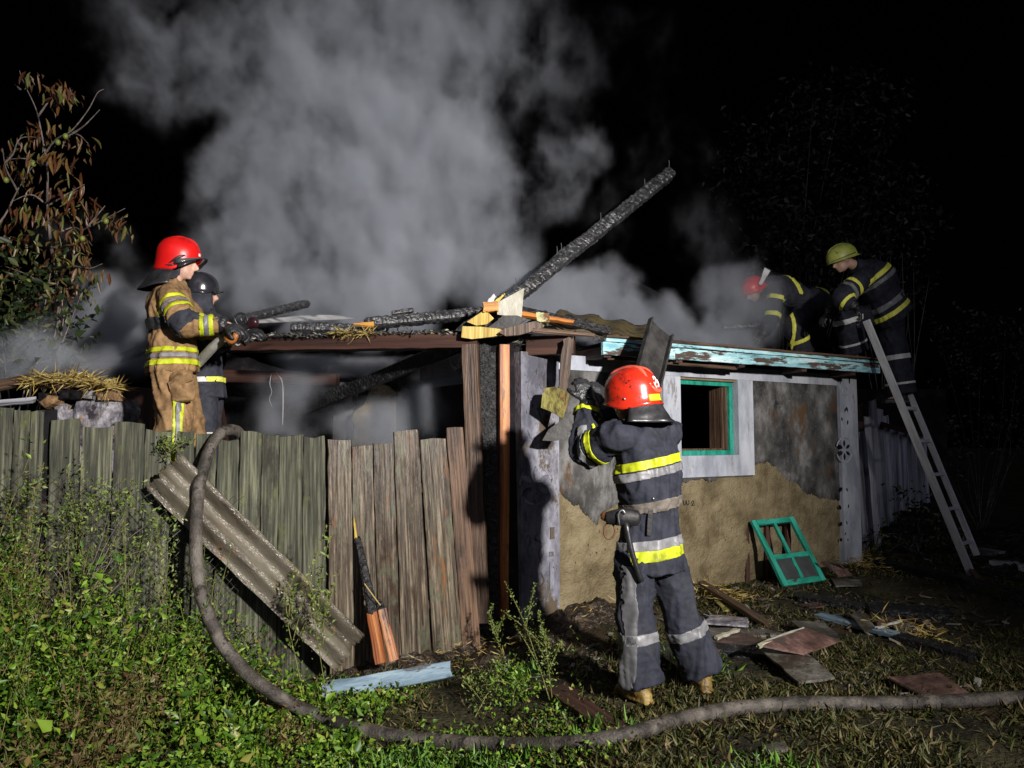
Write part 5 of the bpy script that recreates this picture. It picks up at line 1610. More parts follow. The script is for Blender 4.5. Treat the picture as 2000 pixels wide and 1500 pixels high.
hat(d2, 'visor_rail', merge(d2.ridge([(1.95 * math.pi, .90), (.02 * math.pi, .83), (.10 * math.pi, .77), (.16 * math.pi, .74)], .010), d2.ridge([(1.90 * math.pi, .93), (1.98 * math.pi, .93), (.05 * math.pi, .90)], .008)), M['dark_plastic'], h2)
hat(d2, 'visor_knob', ellipsoid(d2.pt(.04 * math.pi, .89, .012), (.010, .010, .010), None, 10, 6), M['steel'], h2)
hat(d2, 'white_mark', d2.patch(.40 * math.pi, .46 * math.pi, .62, .68, .004, 3, 3), M['white_mark'], h2)
hat(d2, 'neck_flap', d2.cape(1.10 * math.pi, 2.02 * math.pi, .175, .085, .010, seed=5, t0=.95), M['black_leather'], bmn['root'])
d2h = Dome(J['head'] + Vector((-.01, 0, -.01)), (.97, .18, -.10), (.1, 0, .99), a=.088, b=.105, top=.11, back=-.15, front=-.0, side=-.13, flare=.02)
hat(d2h, 'hood', d2h.patch(-.92 * math.pi, .12 * math.pi, .4, 1.0, .0, 20, 8), M['black_cloth'], bmn['root'])

# nozzle, its hose and the jet
nz = empty('fire_nozzle', P(480, 640, 5.05), 'black fire nozzle held in the gloved hands of the tan suited man', 'nozzle')
place('barrel', new_mesh('barrel', *loft([P(444, 656, 5.10), P(462, 648, 5.08), P(480, 638, 5.06), P(490, 633, 5.05)], [.030, .026, .024, .026], n=16), smooth=True), M['dark_plastic'], None, nz)
place('tip', new_mesh('tip', *loft([P(486, 634, 5.055), P(491, 632, 5.05), P(499, 629, 5.04), P(502, 628, 5.04)], [.027, .035, .036, .030], n=18), smooth=True), M['maroon_plastic'], None, nz)
bl = [P(468, 640, 5.07), P(458, 622, 5.06), P(468, 612, 5.06), P(480, 616, 5.06), P(484, 630, 5.06)]
place('bail_handle', new_mesh('bail_handle', *loft(bl, [.008] * 5, n=8), smooth=True), M['dark_plastic'], None, nz)
place('grip', new_mesh('grip', *loft([P(462, 652, 5.0), P(454, 668, 5.0), P(440, 660, 5.02)], [.022, .018, .016], n=10), smooth=True), M['orange_wood'], None, nz)
hz = [P(448, 655, 5.12), P(432, 665, 5.14), P(412, 682, 5.22), P(388, 708, 5.36), P(352, 745, 5.46), P(330, 830, 5.50), P(325, 970, 5.5)]
place('attack_hose', new_mesh('attack_hose', *loft(hz, [.030, .034, .035, .035, .035, .035, .035], n=16, sub=6), smooth=True), M['jet_hose'], None, None, 'pale canvas hose running down from the nozzle between the two men', 'hose')

# ================= dark suited man behind him
Jk = dict(pelvis=P(400, 742, 5.78), neck=P(394, 608, 5.78), head=P(394, 572, 5.78), shR=P(396, 628, 5.62), shL=P(412, 626, 5.94),
          elR=P(420, 672, 5.56), wrR=P(470, 655, 5.50), elL=P(440, 660, 5.95), wrL=P(474, 648, 5.75),
          hipR=P(398, 765, 5.70), hipL=P(408, 765, 5.86), kneeR=P(392, 850, 5.66), kneeL=P(402, 850, 5.9), ankR=P(384, 940, 5.70), ankL=P(400, 945, 5.9))
for k in ('ankR', 'ankL'): Jk[k].z = BANK + .10
bk = person('firefighter in black suit and black helmet behind the tan suited man', Jk, (.8, .6, 0), (.78, .62, -.06), (.05, 0, 1),
            dict(jacket='black_cloth', trousers='black_cloth', boots='black_boot'), voxel=.012, seed=8, jr=.88, lr=.95, face=False,
            hands={'R': ((.9, -.1, .2), (.1, .5, -.8), -1, .9)}, toes={'R': (.9, .3, 0), 'L': (.8, .5, 0)})
J = Jk
add_band(bk, 'j', J['pelvis'], J['neck'], -.02, .020, 'white_band', .32, .004, keep=lambda c, n_: n_.x < .55)
add_band(bk, 'j', J['pelvis'], J['neck'], -.02, .020, 'lime_band', .32, .004, keep=lambda c, n_: n_.x >= .55)
add_band(bk, 'j', J['elR'], J['wrR'], .72, .022, 'white_band', .12, .004)
for s_ in 'LR':
    add_band(bk, 't', J['knee' + s_], J['ank' + s_], -.04, .022, 'white_band', .18, .004)
d3 = Dome(J['head'] + Vector((.0, 0, .035)), (.78, .62, -.06), (.05, 0, 1), a=.112, b=.130, top=.13, back=-.06, front=.0, side=-.05, flare=.012)
h3 = hat(d3, 'helmet', d3.shell(), M['black_helmet'], bk['root'])
hat(d3, 'white_disc', d3.patch(1.50 * math.pi, 1.60 * math.pi, .66, .80, .004, 6, 6), M['white_band'], h3)
hat(d3, 'peak', d3.patch(.1 * math.pi, .9 * math.pi, .88, 1.0, .03), M['black_helmet'], h3)
hat(d3, 'neck_flap', d3.cape(.95 * math.pi, 2.15 * math.pi, .19, .035, .01, seed=8), M['black_cloth'], bk['root'])

# ================= man in lime helmet on the ladder
Jy = dict(pelvis=P(1732, 598, 7.88), chest=P(1712, 546, 7.86), neck=P(1676, 522, 7.85), head=P(1645, 508, 7.82), shL=P(1686, 545, 7.66), shR=P(1688, 535, 8.02),
          elL=P(1642, 582, 7.58), wrL=P(1668, 600, 7.50), elR=P(1640, 585, 8.0), wrR=P(1620, 610, 7.95),
          hipR=P(1734, 615, 7.92), hipL=P(1716, 618, 7.98), kneeR=P(1750, 695, 7.92), kneeL=P(1652, 622, 7.98), ankR=P(1763, 772, 7.92), ankL=P(1672, 690, 8.05))
ym = person('firefighter in lime helmet bending over the roof edge at the ladder', Jy, (-.97, .1, 0), (-.85, -.05, -.42), (-.42, -.05, .9),
            dict(jacket='navy_cloth', trousers='navy_cloth', boots='black_boot'), voxel=.014, seed=12, jr=1.22, lr=1.24,
            hands={'L': ((.3, -.2, -.6), (-.8, .3, -.3), -1, .9), 'R': ((-.6, 0, -.7), (.3, .2, -.6), 1, .8)}, toes={'R': (-.9, .2, 0), 'L': (-.95, .1, 0)})
J = Jy
add_band(ym, 'j', J['pelvis'], J['neck'], .70, .024, 'lime_band', .32, .004)
add_band(ym, 'j', J['pelvis'], J['neck'], .57, .022, 'silver_band', .32, .004)
add_band(ym, 'j', J['pelvis'], J['neck'], .08, .028, 'silver_band', .32, .004)
add_band(ym, 'j', J['pelvis'], J['neck'], -.10, .024, 'lime_band', .32, .004)
add_band(ym, 'j', J['shL'], J['elL'], .45, .022, 'lime_band', .13, .004)
add_band(ym, 'j', J['shL'], J['elL'], .66, .020, 'silver_band', .13, .004)
add_band(ym, 'j', J['elL'], J['wrL'], .5, .018, 'lime_band', .12, .004)
for s_ in 'LR':
    add_band(ym, 't', J['knee' + s_], J['ank' + s_], .04, .026, 'white_band', .19, .004)
    add_band(ym, 't', J['knee' + s_], J['ank' + s_], .70, .012, 'white_band', .19, .004)
add_band(ym, 't', J['hipL'], J['kneeL'], .80, .022, 'silver_band', .18, .004)
d4 = Dome(J['head'] + Vector((-.01, -.01, .035)), (-.85, -.05, -.38), (-.38, -.05, .9), a=.132, b=.165, top=.135, back=-.06, front=-.02, side=-.045, flare=.024)
h4 = hat(d4, 'helmet', d4.shell(), M['lime_helmet'], ym['root'])
hat(d4, 'crest', d4.ridge([(.5 * math.pi, .60), (.5 * math.pi, .30), (.5 * math.pi, .05), (1.5 * math.pi, .1), (1.5 * math.pi, .35), (1.5 * math.pi, .60)], .008), M['lime_helmet'], h4)
hat(d4, 'strap', d4.patch(.62 * math.pi, 1.2 * math.pi, .76, .82, .004), M['dark_plastic'], h4)

# ================= man crouching on the roof in the smoke
Jr = dict(pelvis=P(1578, 588, 8.75), neck=P(1500, 556, 8.72), head=P(1472, 568, 8.66), shL=P(1515, 572, 8.54), shR=P(1516, 560, 8.92),
          elL=P(1508, 618, 8.50), wrL=P(1490, 655, 8.48), elR=P(1500, 615, 8.9), wrR=P(1480, 650, 8.9),
          hipL=P(1572, 604, 8.66), hipR=P(1592, 604, 8.86), kneeL=P(1550, 640, 8.58), kneeR=P(1590, 645, 8.86), ankL=P(1572, 694, 8.64), ankR=P(1612, 696, 8.9))
rm = person('crouching firefighter with red helmet half hidden in smoke on the roof', Jr, (-1, 0, 0), (-.75, -.2, -.62), (-.6, -.1, .75),
            dict(jacket='black_cloth', trousers='black_cloth', boots='black_boot'), voxel=.015, seed=15, jr=1.1, lr=1.1, face=False,
            hands={'L': ((-.3, 0, -.9), (-.4, .5, 0), -1, .8)}, toes={'L': (-.9, 0, 0), 'R': (-.9, .1, 0)})
J = Jr
ux = Vector((1, 0, 0))
for px_ in (1541, 1590):
    q = P(px_, 545, 8.7)
    add_band(rm, 'j', q - ux * .5, q + ux * .5, .5, .026, 'lime_band', .28, .004, axis=Vector((.93, 0, .36 if px_ == 1541 else .7)), name='brace_band')
add_band(rm, 'j', J['shL'], J['elL'], .25, .026, 'lime_band', .14, .004)
add_band(rm, 'j', J['shL'], J['elL'], .95, .026, 'lime_band', .14, .004)
q = P(1543, 640, 8.6)
add_band(rm, 't', J['kneeL'], J['ankL'], .45, .022, 'lime_band', .19, .004)
add_band(rm, 't', q - ux * .5, q + ux * .5, .5, .018, 'lime_band', .30, .004, keep=lambda c, n_: n_.y < -.1, name='side_stripe')
d5 = Dome(J['head'] + Vector((-.01, -.01, .03)), (-.75, -.2, -.62), (-.6, -.1, .75), a=.128, b=.155, top=.14, back=-.08, front=.0, side=-.06, flare=.012)
h5 = hat(d5, 'helmet', d5.shell(), M['bright_red_helmet'], rm['root'])
hat(d5, 'neck_flap', d5.cape(1.1 * math.pi, 1.9 * math.pi, .10, .05, .01, seed=8), M['black_leather'], rm['root'])
board('white_handle', P(1484, 556, 8.5), P(1499, 526, 8.55), .035, .012, (0, -1, 0), M['white_band'], None, segs=4, taper=2.2,
      label='short white blade sticking up beside the red helmet in the smoke', cat='tool')
# ------------------------------------------------------------------ vegetation
rng = np.random.default_rng(7)
def leaf_mesh(name, base, dirs, side, length, width, fold=.25, droop=.2):
    """many small folded leaves in one mesh: base, tip, two sides"""
    n = len(base)
    nrm = np.cross(dirs, side)
    L = length[:, None]; Wd = width[:, None]
    mid = base + dirs * L * .45
    tip = base + dirs * L - nrm * L * droop
    a = mid + side * Wd * .5 + nrm * Wd * fold
    b = mid - side * Wd * .5 + nrm * Wd * fold
    v = np.stack([base, a, tip, b], 1).reshape(-1, 3)
    k = np.arange(n)[:, None] * 4
    f = np.concatenate([k + np.array([[0, 1, 2]]), k + np.array([[0, 2, 3]])], 0)
    me = bpy.data.meshes.new(name)
    me.vertices.add(len(v)); me.vertices.foreach_set('co', v.astype(np.float32).ravel())
    nf = len(f)
    me.loops.add(nf * 3); me.loops.foreach_set('vertex_index', f.astype(np.int32).ravel())
    me.polygons.add(nf); me.polygons.foreach_set('loop_start', np.arange(nf, dtype=np.int32) * 3)
    me.polygons.foreach_set('loop_total', np.full(nf, 3, dtype=np.int32))
    me.update(calc_edges=True)
    return me

def rand_dirs(n, up=0.2, r=rng):
    d = r.normal(size=(n, 3)); d[:, 2] = np.abs(d[:, 2]) * .6 + up
    d /= np.linalg.norm(d, axis=1)[:, None]
    s = np.cross(d, r.normal(size=(n, 3))); s /= np.linalg.norm(s, axis=1)[:, None]
    return d, s

def gz_arr(x, y):
    return np.array([ground_z(a, b) for a, b in zip(x, y)])

HX = [-4.2, -3.0, -2.5, -2.1, -1.6, -1.1, -.5, 0.1]
HH = [1.45, 1.25, 1.03, .74, .32, .12, .06, .04]
def weed_mass():
    n = 2700
    xs = rng.uniform(-3.7, -.75, n); ys = rng.uniform(2.7, 4.95, n)
    fy = FA.y + (xs - FA.x) * FU.y / FU.x
    clump = np.array([noise.noise(Vector((a * 2.6, b * 2.6, 6.1))) for a, b in zip(xs, ys)])
    ok = (ys < fy - .12) & (np.abs(xs) < .80 * ys + .3) & (clump > -.16)
    xs, ys = xs[ok], ys[ok]
    n = len(xs)
    h = np.interp(xs, HX, HH) * rng.uniform(.45, 1.05, n)
    h = np.where((xs > -1.75) & (ys < 4.25), h * .6, h)
    tall = rng.random(n) < .035
    h = np.where(tall & (xs < -1.9), h * 1.35, h)
    gz = gz_arr(xs, ys)
    lean = rng.normal(0, .22, (n, 2))
    bases, ln, sv, sf = [], [], [], []
    for i in range(n):
        m = int(10 + 44 * h[i])
        t = rng.random(m) ** .8
        px = xs[i] + lean[i, 0] * h[i] * t ** 1.5; py = ys[i] + lean[i, 1] * h[i] * t ** 1.5
        sp = .045 * (1.1 - t * .5)
        bx = np.stack([px + rng.normal(0, sp), py + rng.normal(0, sp), gz[i] + h[i] * t], 1)
        bases.append(bx)
    B = np.concatenate(bases)
    d, s = rand_dirs(len(B), .15)
    L = rng.uniform(.018, .050, len(B)); Wd = L * rng.uniform(.34, .6, len(B))
    big = rng.random(len(B)) < .09
    L = np.where(big, L * 1.7, L); Wd = np.where(big, Wd * 1.8, Wd)
    dry = np.array([noise.noise(Vector((x * 2.2, y * 2.2, z * 1.6 + 3.3))) for x, y, z in B]) > .27
    g_ = ~dry
    place('weeds', leaf_mesh('weeds', B[g_], d[g_], s[g_], L[g_], Wd[g_]), M['weed'], kind='stuff')
    place('dry_weeds', leaf_mesh('dry_weeds', B[dry], d[dry], s[dry], L[dry] * .8, Wd[dry] * .6), M['dry_weed'], kind='stuff')
    # stems of the same growth
    V, Fc = [], []
    for i in range(0, n, 2):
        pts = [Vector((xs[i] + lean[i, 0] * h[i] * t ** 1.5, ys[i] + lean[i, 1] * h[i] * t ** 1.5, gz[i] + h[i] * t - .02 * (t == 0))) for t in (0, .4, .75, 1.0)]
        g = loft(pts, [.003, .0026, .002, .001], n=3, sub=1, cap=False)
        o = len(V); V += g[0]; Fc += [tuple(k + o for k in q) for q in g[1]]
    place('weed_stems', new_mesh('weed_stems', V, Fc), M['weed_stem'], kind='stuff')
weed_mass()

def wall_side(x, y):
    """positive in front of the house wall and of the fence"""
    w = (Vector((x, y, 0)) - AX).dot(NX)
    return w
def grass(name, n, x0, x1, y0, y1, mat, lmin, lmax, dens=None, flat=.5):
    xs = rng.uniform(x0, x1, n); ys = y0 + (y1 - y0) * rng.random(n) ** 1.5
    ws = (xs - AX.x) * NX.x + (ys - AX.y) * NX.y
    fy = FA.y + (xs - FA.x) * FU.y / FU.x
    ok = (np.abs(xs) < .80 * ys + .2) & (ws > .08) & ((xs > -.3) | (ys < fy - .05))
    if dens is not None:
        dv = np.array([dens(a, b) for a, b in zip(xs, ys)])
        ok &= rng.random(n) < dv
    xs, ys = xs[ok], ys[ok]; n = len(xs)
    z = gz_arr(xs, ys)
    B = np.stack([xs, ys, z - .004], 1)
    d = rng.normal(size=(n, 3)); d[:, 2] = np.abs(d[:, 2]) * flat + .25
    d /= np.linalg.norm(d, axis=1)[:, None]
    s = np.cross(d, rng.normal(size=(n, 3))); s /= np.linalg.norm(s, axis=1)[:, None]
    L = rng.uniform(lmin, lmax, n); Wd = rng.uniform(.0018, .0036, n)
    place(name, leaf_mesh(name, B, d, s, L, Wd, .1, .35), M[mat], kind='stuff')
def gd(x, y):
    a = noise.noise(Vector((x * 1.3, y * 1.3, 4.4))) + .6 * noise.noise(Vector((x * 3.4, y * 3.4, 1.4)))
    d = .44 + 1.3 * a
    if x > 3.2: d -= (x - 3.2) * .35
    if y > 5.6 and x < 1.6: d -= .45
    return min(1, max(.05, d))
grass('grass', 230000, -2.4, 6.2, 2.7, 8.4, 'grass', .02, .085, gd, .35)
def gb(x, y):
    a = noise.noise(Vector((x * 1.9, y * 1.9, 8.4))) - .2 - .25 * sstep(1.0, 2.4, x)
    return min(1, max(0, a * 3.2))
grass('grass_patch', 30000, -1.9, 2.4, 2.8, 5.0, 'bright_grass', .04, .12, gb, .7)
# low clover like leaves among the grass in front
def low_leaves():
    n = 26000
    xs = rng.uniform(-1.9, 1.2, n); ys = rng.uniform(2.8, 5.1, n)
    fy = FA.y + (xs - FA.x) * FU.y / FU.x
    dv = np.array([noise.noise(Vector((a * 1.7, b * 1.7, 2.2))) + .35 * noise.noise(Vector((a * 5, b * 5, 2.2))) for a, b in zip(xs, ys)])
    pr = np.clip((dv + .26 - .45 * np.clip((xs + .5), 0, 1.6)) * 1.7, 0, 1)
    ok = (rng.random(n) < pr) & (ys < fy - .1)
    xs, ys = xs[ok], ys[ok]; n = len(xs)
    B = np.stack([xs, ys, gz_arr(xs, ys) + rng.random(n) ** 2 * .07], 1)
    d, s = rand_dirs(n, .1)
    L = rng.uniform(.014, .034, n)
    place('ground_leaves', leaf_mesh('ground_leaves', B, d, s, L, L * rng.uniform(.45, .8, n)), M['weed'], kind='stuff')
low_leaves()
# straw and scraps of char strewn about the mud, on the roof edge and on the clay wall
def straws(name, centres, n, mat, L0, L1, spread, width=.0022):
    B, D = [], []
    for i in range(n):
        c = centres[i % len(centres)]
        B.append([c[0] + rng.normal(0, spread[0]), c[1] + rng.normal(0, spread[1]), c[2] + abs(rng.normal(0, spread[2]))])
        v = rng.normal(size=3); v[2] *= .35
        D.append(v / np.linalg.norm(v))
    B, D = np.array(B), np.array(D)
    s = np.cross(D, rng.normal(size=(n, 3))); s /= np.linalg.norm(s, axis=1)[:, None]
    L = rng.uniform(L0, L1, n)
    place(name, leaf_mesh(name, B, D, s, L, np.full(n, width) * rng.uniform(.7, 1.8, n), .1, .15), M[mat], kind='stuff')
pts = []
for px in range(66, 232, 6):
    y_ = np.interp(px, [66, 85, 105, 130, 150, 170, 190, 215, 232], [748, 738, 740, 746, 736, 740, 750, 754, 756])
    pts.append(P(px, y_ + 3, 5.5))
straws('straw', pts, 900, 'straw', .06, .16, (.02, .05, .012), .004)
pts = [P(px, np.interp(px, [445, 520, 540, 600, 640, 660, 700, 760, 830, 900], [666, 664, 658, 662, 660, 656, 652, 656, 654, 656]), 6.2 - .25 * (px - 445) / 500) for px in range(445, 905, 4)]
straws('roof_litter', pts, 2600, 'char_straw', .02, .055, (.03, .06, .014), .010)
pts = [P(px, 654, 6.02) for px in range(664, 735, 4)]
straws('roof_straw', pts, 260, 'straw', .05, .13, (.03, .04, .008), .004)
pts = [G(px, py, .05) for px, py in ((760, 1290), (830, 1280), (880, 1275), (920, 1260), (950, 1275), (1000, 1270), (1120, 1210), (1170, 1200), (900, 1300), (1060, 1260))]
straws('mud_straw', pts, 240, 'straw', .03, .10, (.12, .10, .05), .003)
pts = [G(px, py, .02) for px, py in ((1670, 1100), (1700, 1110), (1690, 1085), (1390, 1165), (1365, 1150), (1440, 1170), (1750, 1230), (1790, 1240))]
straws('dry_grass', pts, 700, 'straw', .05, .14, (.12, .12, .03), .003)
pts = [P(px, 668 + rng.normal(0, 3), 5.95) for px in range(1015, 1042, 3)]
straws('eave_straw', pts, 120, 'char_straw', .04, .10, (.02, .03, .012), .004)
pts = [Wp(s, TOP + .12, .22 - .1 * rng.random()) for s in np.linspace(.3, 3.9, 90)]
straws('eave_litter', pts, 900, 'char_straw', .03, .09, (.03, .05, .012), .006)

# single weeds one can pick out
def weed_plant(base, top, lab, mat='weed_light', n=60, spread=.05, L=(.012, .03), stem='weed_stem', seed=0, branches=0, group=None, wr=.45, cat='weed', r=.0038):
    r_ = np.random.default_rng(seed)
    base, top = Vector(base), Vector(top)
    root = empty('weed_plant', base, lab, cat, group)
    H = (top - base).length
    side = Vector((r_.normal() * .05, r_.normal() * .05, 0))
    paths = [[base - Vector((0, 0, .02)), base.lerp(top, .35) + side * .6, base.lerp(top, .7) + side, top]]
    for b in range(branches):
        t = r_.uniform(.25, .7)
        s0 = base.lerp(top, t) + side * t
        e = s0 + Vector((r_.normal() * .10, r_.normal() * .05, r_.uniform(.15, .35) * H / .5 * .6))
        paths.append([s0, s0.lerp(e, .5) + Vector((0, 0, .01)), e])
    V, Fc, B, D = [], [], [], []
    for pi, pth in enumerate(paths):
        g = loft(pth, [r * (1 if pi == 0 else .6)] + [r * .6] * (len(pth) - 2) + [r * .25], n=5, sub=4)
        o = len(V); V += g[0]; Fc += [tuple(k + o for k in q) for q in g[1]]
        pl = cr([tuple(p) for p in pth], 8)
        m = n if pi == 0 else n // 2
        for i in range(m):
            t = (.15 + .85 * r_.random()) if pi == 0 else r_.random()
            k = t * (len(pl) - 1); i0 = min(int(k), len(pl) - 2)
            p = pl[i0] + (pl[i0 + 1] - pl[i0]) * (k - i0)
            d = r_.normal(size=3); d[2] = abs(d[2]) * .5 + .3; d /= np.linalg.norm(d)
            B.append(p + r_.normal(size=3) * spread * .25 * (1.2 - t)); D.append(d)
    place('stem', new_mesh('stem', V, Fc, True), M[stem], None, root)
    B, D = np.array(B), np.array(D)
    s = np.cross(D, r_.normal(size=(len(B), 3))); s /= np.linalg.norm(s, axis=1)[:, None]
    LL = r_.uniform(L[0], L[1], len(B))
    place('foliage', leaf_mesh('foliage', B, D, s, LL, LL * wr), M[mat], None, root)
    return root
def wp(px0, py0, px1, py1, lab, ground=True, Y=None, **k):
    b = G(px0, py0) if ground else P(px0, py0, Y)
    weed_plant(b, P(px1, py1, b.y - .03), lab, **k)
wp(1078, 1375, 985, 1135, 'tall seeding weed with a nodding tip before the doorway', n=120, seed=1, spread=.07, branches=3, L=(.008, .02))
wp(1080, 1372, 1052, 1195, 'upright seeding weed standing beside the nodding one', n=150, seed=2, spread=.08, branches=5, L=(.008, .022))
wp(1120, 1330, 1112, 1225, 'thin reddish weed stalk left of the standing man', n=50, seed=3, stem='red_stem', spread=.05)
wp(1135, 1330, 1128, 1250, 'short reddish weed stalk nearest the boots', n=50, seed=4, stem='red_stem', spread=.05)
wp(990, 1290, 962, 1180, 'leaning weed with green tip at the mud heap', n=90, seed=5, spread=.06, branches=2)
wp(925, 1400, 968, 1290, 'bushy low weed sprawling right of the pale blue beam', n=150, seed=6, spread=.16, branches=7, L=(.01, .024), mat='weed_light')
wp(1000, 1385, 1010, 1300, 'broad leaved low weed in the grass before the mud heap', n=90, seed=7, spread=.2, branches=6, L=(.016, .034), mat='weed')
wp(645, 1390, 640, 1025, 'tall climbing weed growing up before the slanted roofing sheet', n=70, seed=8, spread=.09, branches=6, L=(.015, .04))
wp(600, 1380, 560, 1130, 'weed sprig reaching over the lower edge of the roofing sheet', n=60, seed=9, spread=.09, branches=4, L=(.015, .04))
wp(470, 1390, 400, 1060, 'spindly weed standing between hose and plank fence', n=60, seed=10, spread=.12, branches=5)
wp(330, 1420, 300, 1000, 'tall spindly weed before the netting beside the hose', n=90, seed=11, spread=.14, branches=7)
wp(200, 1420, 130, 910, 'tall weed with flat green top in front of the netting', n=120, seed=12, spread=.15, branches=7)
wp(100, 1440, 15, 960, 'pale flowering weed at the left edge before the fence', n=160, seed=13, spread=.2, branches=6, mat='weed_light')
wp(250, 1430, 240, 1030, 'upright weed before the fifth fence board', n=110, seed=14, spread=.14, branches=6)
b = P(352, 900, 4.55)
weed_plant(P(340, 905, 4.56), P(352, 850, 4.52), 'small green sprig at the top corner of the roofing sheet', n=60, seed=15, spread=.09, branches=5)

# feathery weeds rising out of the thicket before the left boards
rw = random.Random(41)
for k in range(24):
    x_ = rw.uniform(-3.0, -1.75); y_ = rw.uniform(3.4, FA.y + (x_ - FA.x) * FU.y / FU.x - .15)
    if y_ < 3.4: y_ = 3.6 
    b_ = Vector((x_, y_, ground_z(x_, y_)))
    hh = float(np.interp(x_, HX, HH)) * rw.uniform(.9, 1.25)
    weed_plant(b_, b_ + Vector((rw.gauss(0, .16), rw.gauss(0, .08), hh)), 'feathery tall weed rising out of the thicket before the left fence boards', n=rw.randint(60, 130), spread=.16,
               L=(.012, .034), mat=rw.choice(['weed_light', 'weed', 'weed_light']), seed=100 + k, branches=rw.randint(4, 8), group='feathery weeds before the left fence', wr=.32, r=.003)
# ---- autumn tree at the left: branches, hanging leaves, green fruits
def tree_left():
    Y = 6.4
    root = empty('autumn_tree', P(118, 900, Y), 'sparse tree with drooping brown leaves and green fruits at the left', 'tree')
    lines = [[(120, 900, 6.4), (118, 700, 6.4), (112, 560, 6.4), (100, 480, 6.4), (93, 400, 6.38), (92, 325, 6.36), (80, 255, 6.34), (70, 212, 6.3), (48, 165, 6.3), (38, 138, 6.3)],
             [(74, 228, 6.3), (96, 196, 6.3), (104, 186, 6.28)], [(88, 300, 6.36), (110, 272, 6.3), (140, 255, 6.2), (172, 215, 6.15), (190, 182, 6.1), (203, 174, 6.1)],
             [(140, 262, 6.2), (165, 245, 6.2), (195, 214, 6.2)], [(115, 270, 6.3), (150, 262, 6.3), (172, 280, 6.3)], [(100, 480, 6.4), (150, 455, 6.3), (200, 430, 6.2), (244, 407, 6.15)],
             [(170, 445, 6.25), (190, 420, 6.2), (205, 402, 6.2)], [(92, 400, 6.38), (60, 380, 6.3), (20, 395, 6.2)], [(-30, 470, 6.2), (10, 420, 6.2), (34, 372, 6.2), (60, 330, 6.2), (86, 300, 6.3)],
             [(34, 372, 6.2), (12, 330, 6.2), (5, 290, 6.2)], [(10, 318, 6.2), (26, 300, 6.2), (40, 270, 6.2), (80, 268, 6.3)], [(108, 530, 6.4), (140, 520, 6.3), (175, 524, 6.2), (200, 515, 6.2)],
             [(115, 580, 6.4), (60, 540, 6.3), (10, 520, 6.2)], [(118, 640, 6.4), (160, 580, 6.3), (180, 560, 6.3)], [(96, 400, 6.38), (130, 380, 6.3), (165, 360, 6.25)], [(92, 325, 6.36), (50, 310, 6.3), (10, 312, 6.3)],
             [(48, 165, 6.3), (58, 148, 6.3), (68, 166, 6.3)], [(40, 175, 6.3), (28, 164, 6.3)], [(112, 455, 6.4), (150, 445, 6.4), (180, 480, 6.4)]]
    V, Fc = [], []
    for i, ln in enumerate(lines):
        pts = [P(*q) for q in ln]
        r0 = .020 if i == 0 else .008
        n = len(pts)
        rr = [max(.0028, r0 * (1 - k / (n - 1)) ** 1.4 + .0025) for k in range(n)]
        g = loft(pts, rr, n=6, sub=4)
        o = len(V); V += g[0]; Fc += [tuple(k + o for k in q) for q in g[1]]
    place('branches', new_mesh('branches', V, Fc, True), M['bark'], None, root)
    # leaf shapes: narrow, curled, hanging
    metas = []
    for k in range(4):
        rnd = random.Random(k)
        v, f = [], []
        N = 5
        for i in range(N + 1):
            t = i / N
            w = .5 * math.sin(math.pi * min(1, t * .92 + .06)) * (.30 + .1 * rnd.random())
            cx, cz = .12 * math.sin(t * 3 + k), .10 * math.sin(t * 2.4 + k * 2)
            v += [(cx - w * .7, cz + w * .75, -t), (cx, cz, -t), (cx + w * .7, cz + w * .75, -t)]
        for i in range(N):
            a = i * 3
            f += [(a, a + 1, a + 4, a + 3), (a + 1, a + 2, a + 5, a + 4)]
        metas.append(new_mesh('leaf', v, f, True))
    clusters = [(60, 160, 4, 1), (102, 182, 7, 1.15), (120, 176, 6, 1.1), (138, 180, 3, 1), (112, 200, 5, 1.2), (70, 262, 4, 1), (95, 262, 4, .9), (52, 282, 4, .9), (30, 290, 3, .9), (172, 285, 2, .8), (128, 270, 3, .9), (75, 310, 5, 1),
                (118, 310, 6, 1.1), (128, 320, 5, 1), (30, 330, 5, 1), (50, 345, 5, 1), (8, 340, 4, 1), (140, 360, 6, 1), (70, 380, 5, 1), (125, 390, 6, 1.05), (60, 415, 7, 1.1), (40, 420, 6, 1), (165, 405, 8, 1), (100, 420, 4, 1), (145, 385, 5, .9),
                (20, 440, 5, 1), (80, 440, 6, 1), (185, 430, 7, 1), (222, 436, 4, .8), (244, 446, 5, .9), (140, 450, 7, 1), (160, 480, 9, 1.1), (130, 475, 6, 1), (60, 470, 6, 1), (30, 480, 6, 1), (110, 500, 6, 1), (165, 510, 8, 1.05), (185, 545, 6, .9),
                (140, 530, 7, 1), (90, 530, 7, 1), (40, 540, 6, 1), (15, 560, 5, 1), (120, 575, 7, 1), (155, 570, 7, 1), (70, 590, 6, 1)]
    rnd = random.Random(3)
    cnt = 0
    for (px, py, n, sc) in clusters:
        c = P(px, py - 14, 6.28 + rnd.uniform(-.12, .12))
        for i in range(n):
            if cnt >= 292: break
            o = c + Vector((rnd.gauss(0, .045), rnd.gauss(0, .05), rnd.gauss(0, .028)))
            s = sc * rnd.uniform(.10, .175)
            Mx = Matrix.Translation(o) @ Matrix.Rotation(rnd.uniform(0, 6.28), 4, 'Z') @ Matrix.Rotation(rnd.gauss(.25, .35), 4, 'X') @ Matrix.Diagonal((s * rnd.uniform(.6, 1.1), s, s, 1))
            place('leaf', metas[cnt % 4], M['dead_leaf'], Mx, root)
            cnt += 1
    fm_ = new_mesh('fruit', *ellipsoid((0, 0, 0), (.022, .022, .026), None, 12, 8), smooth=True)
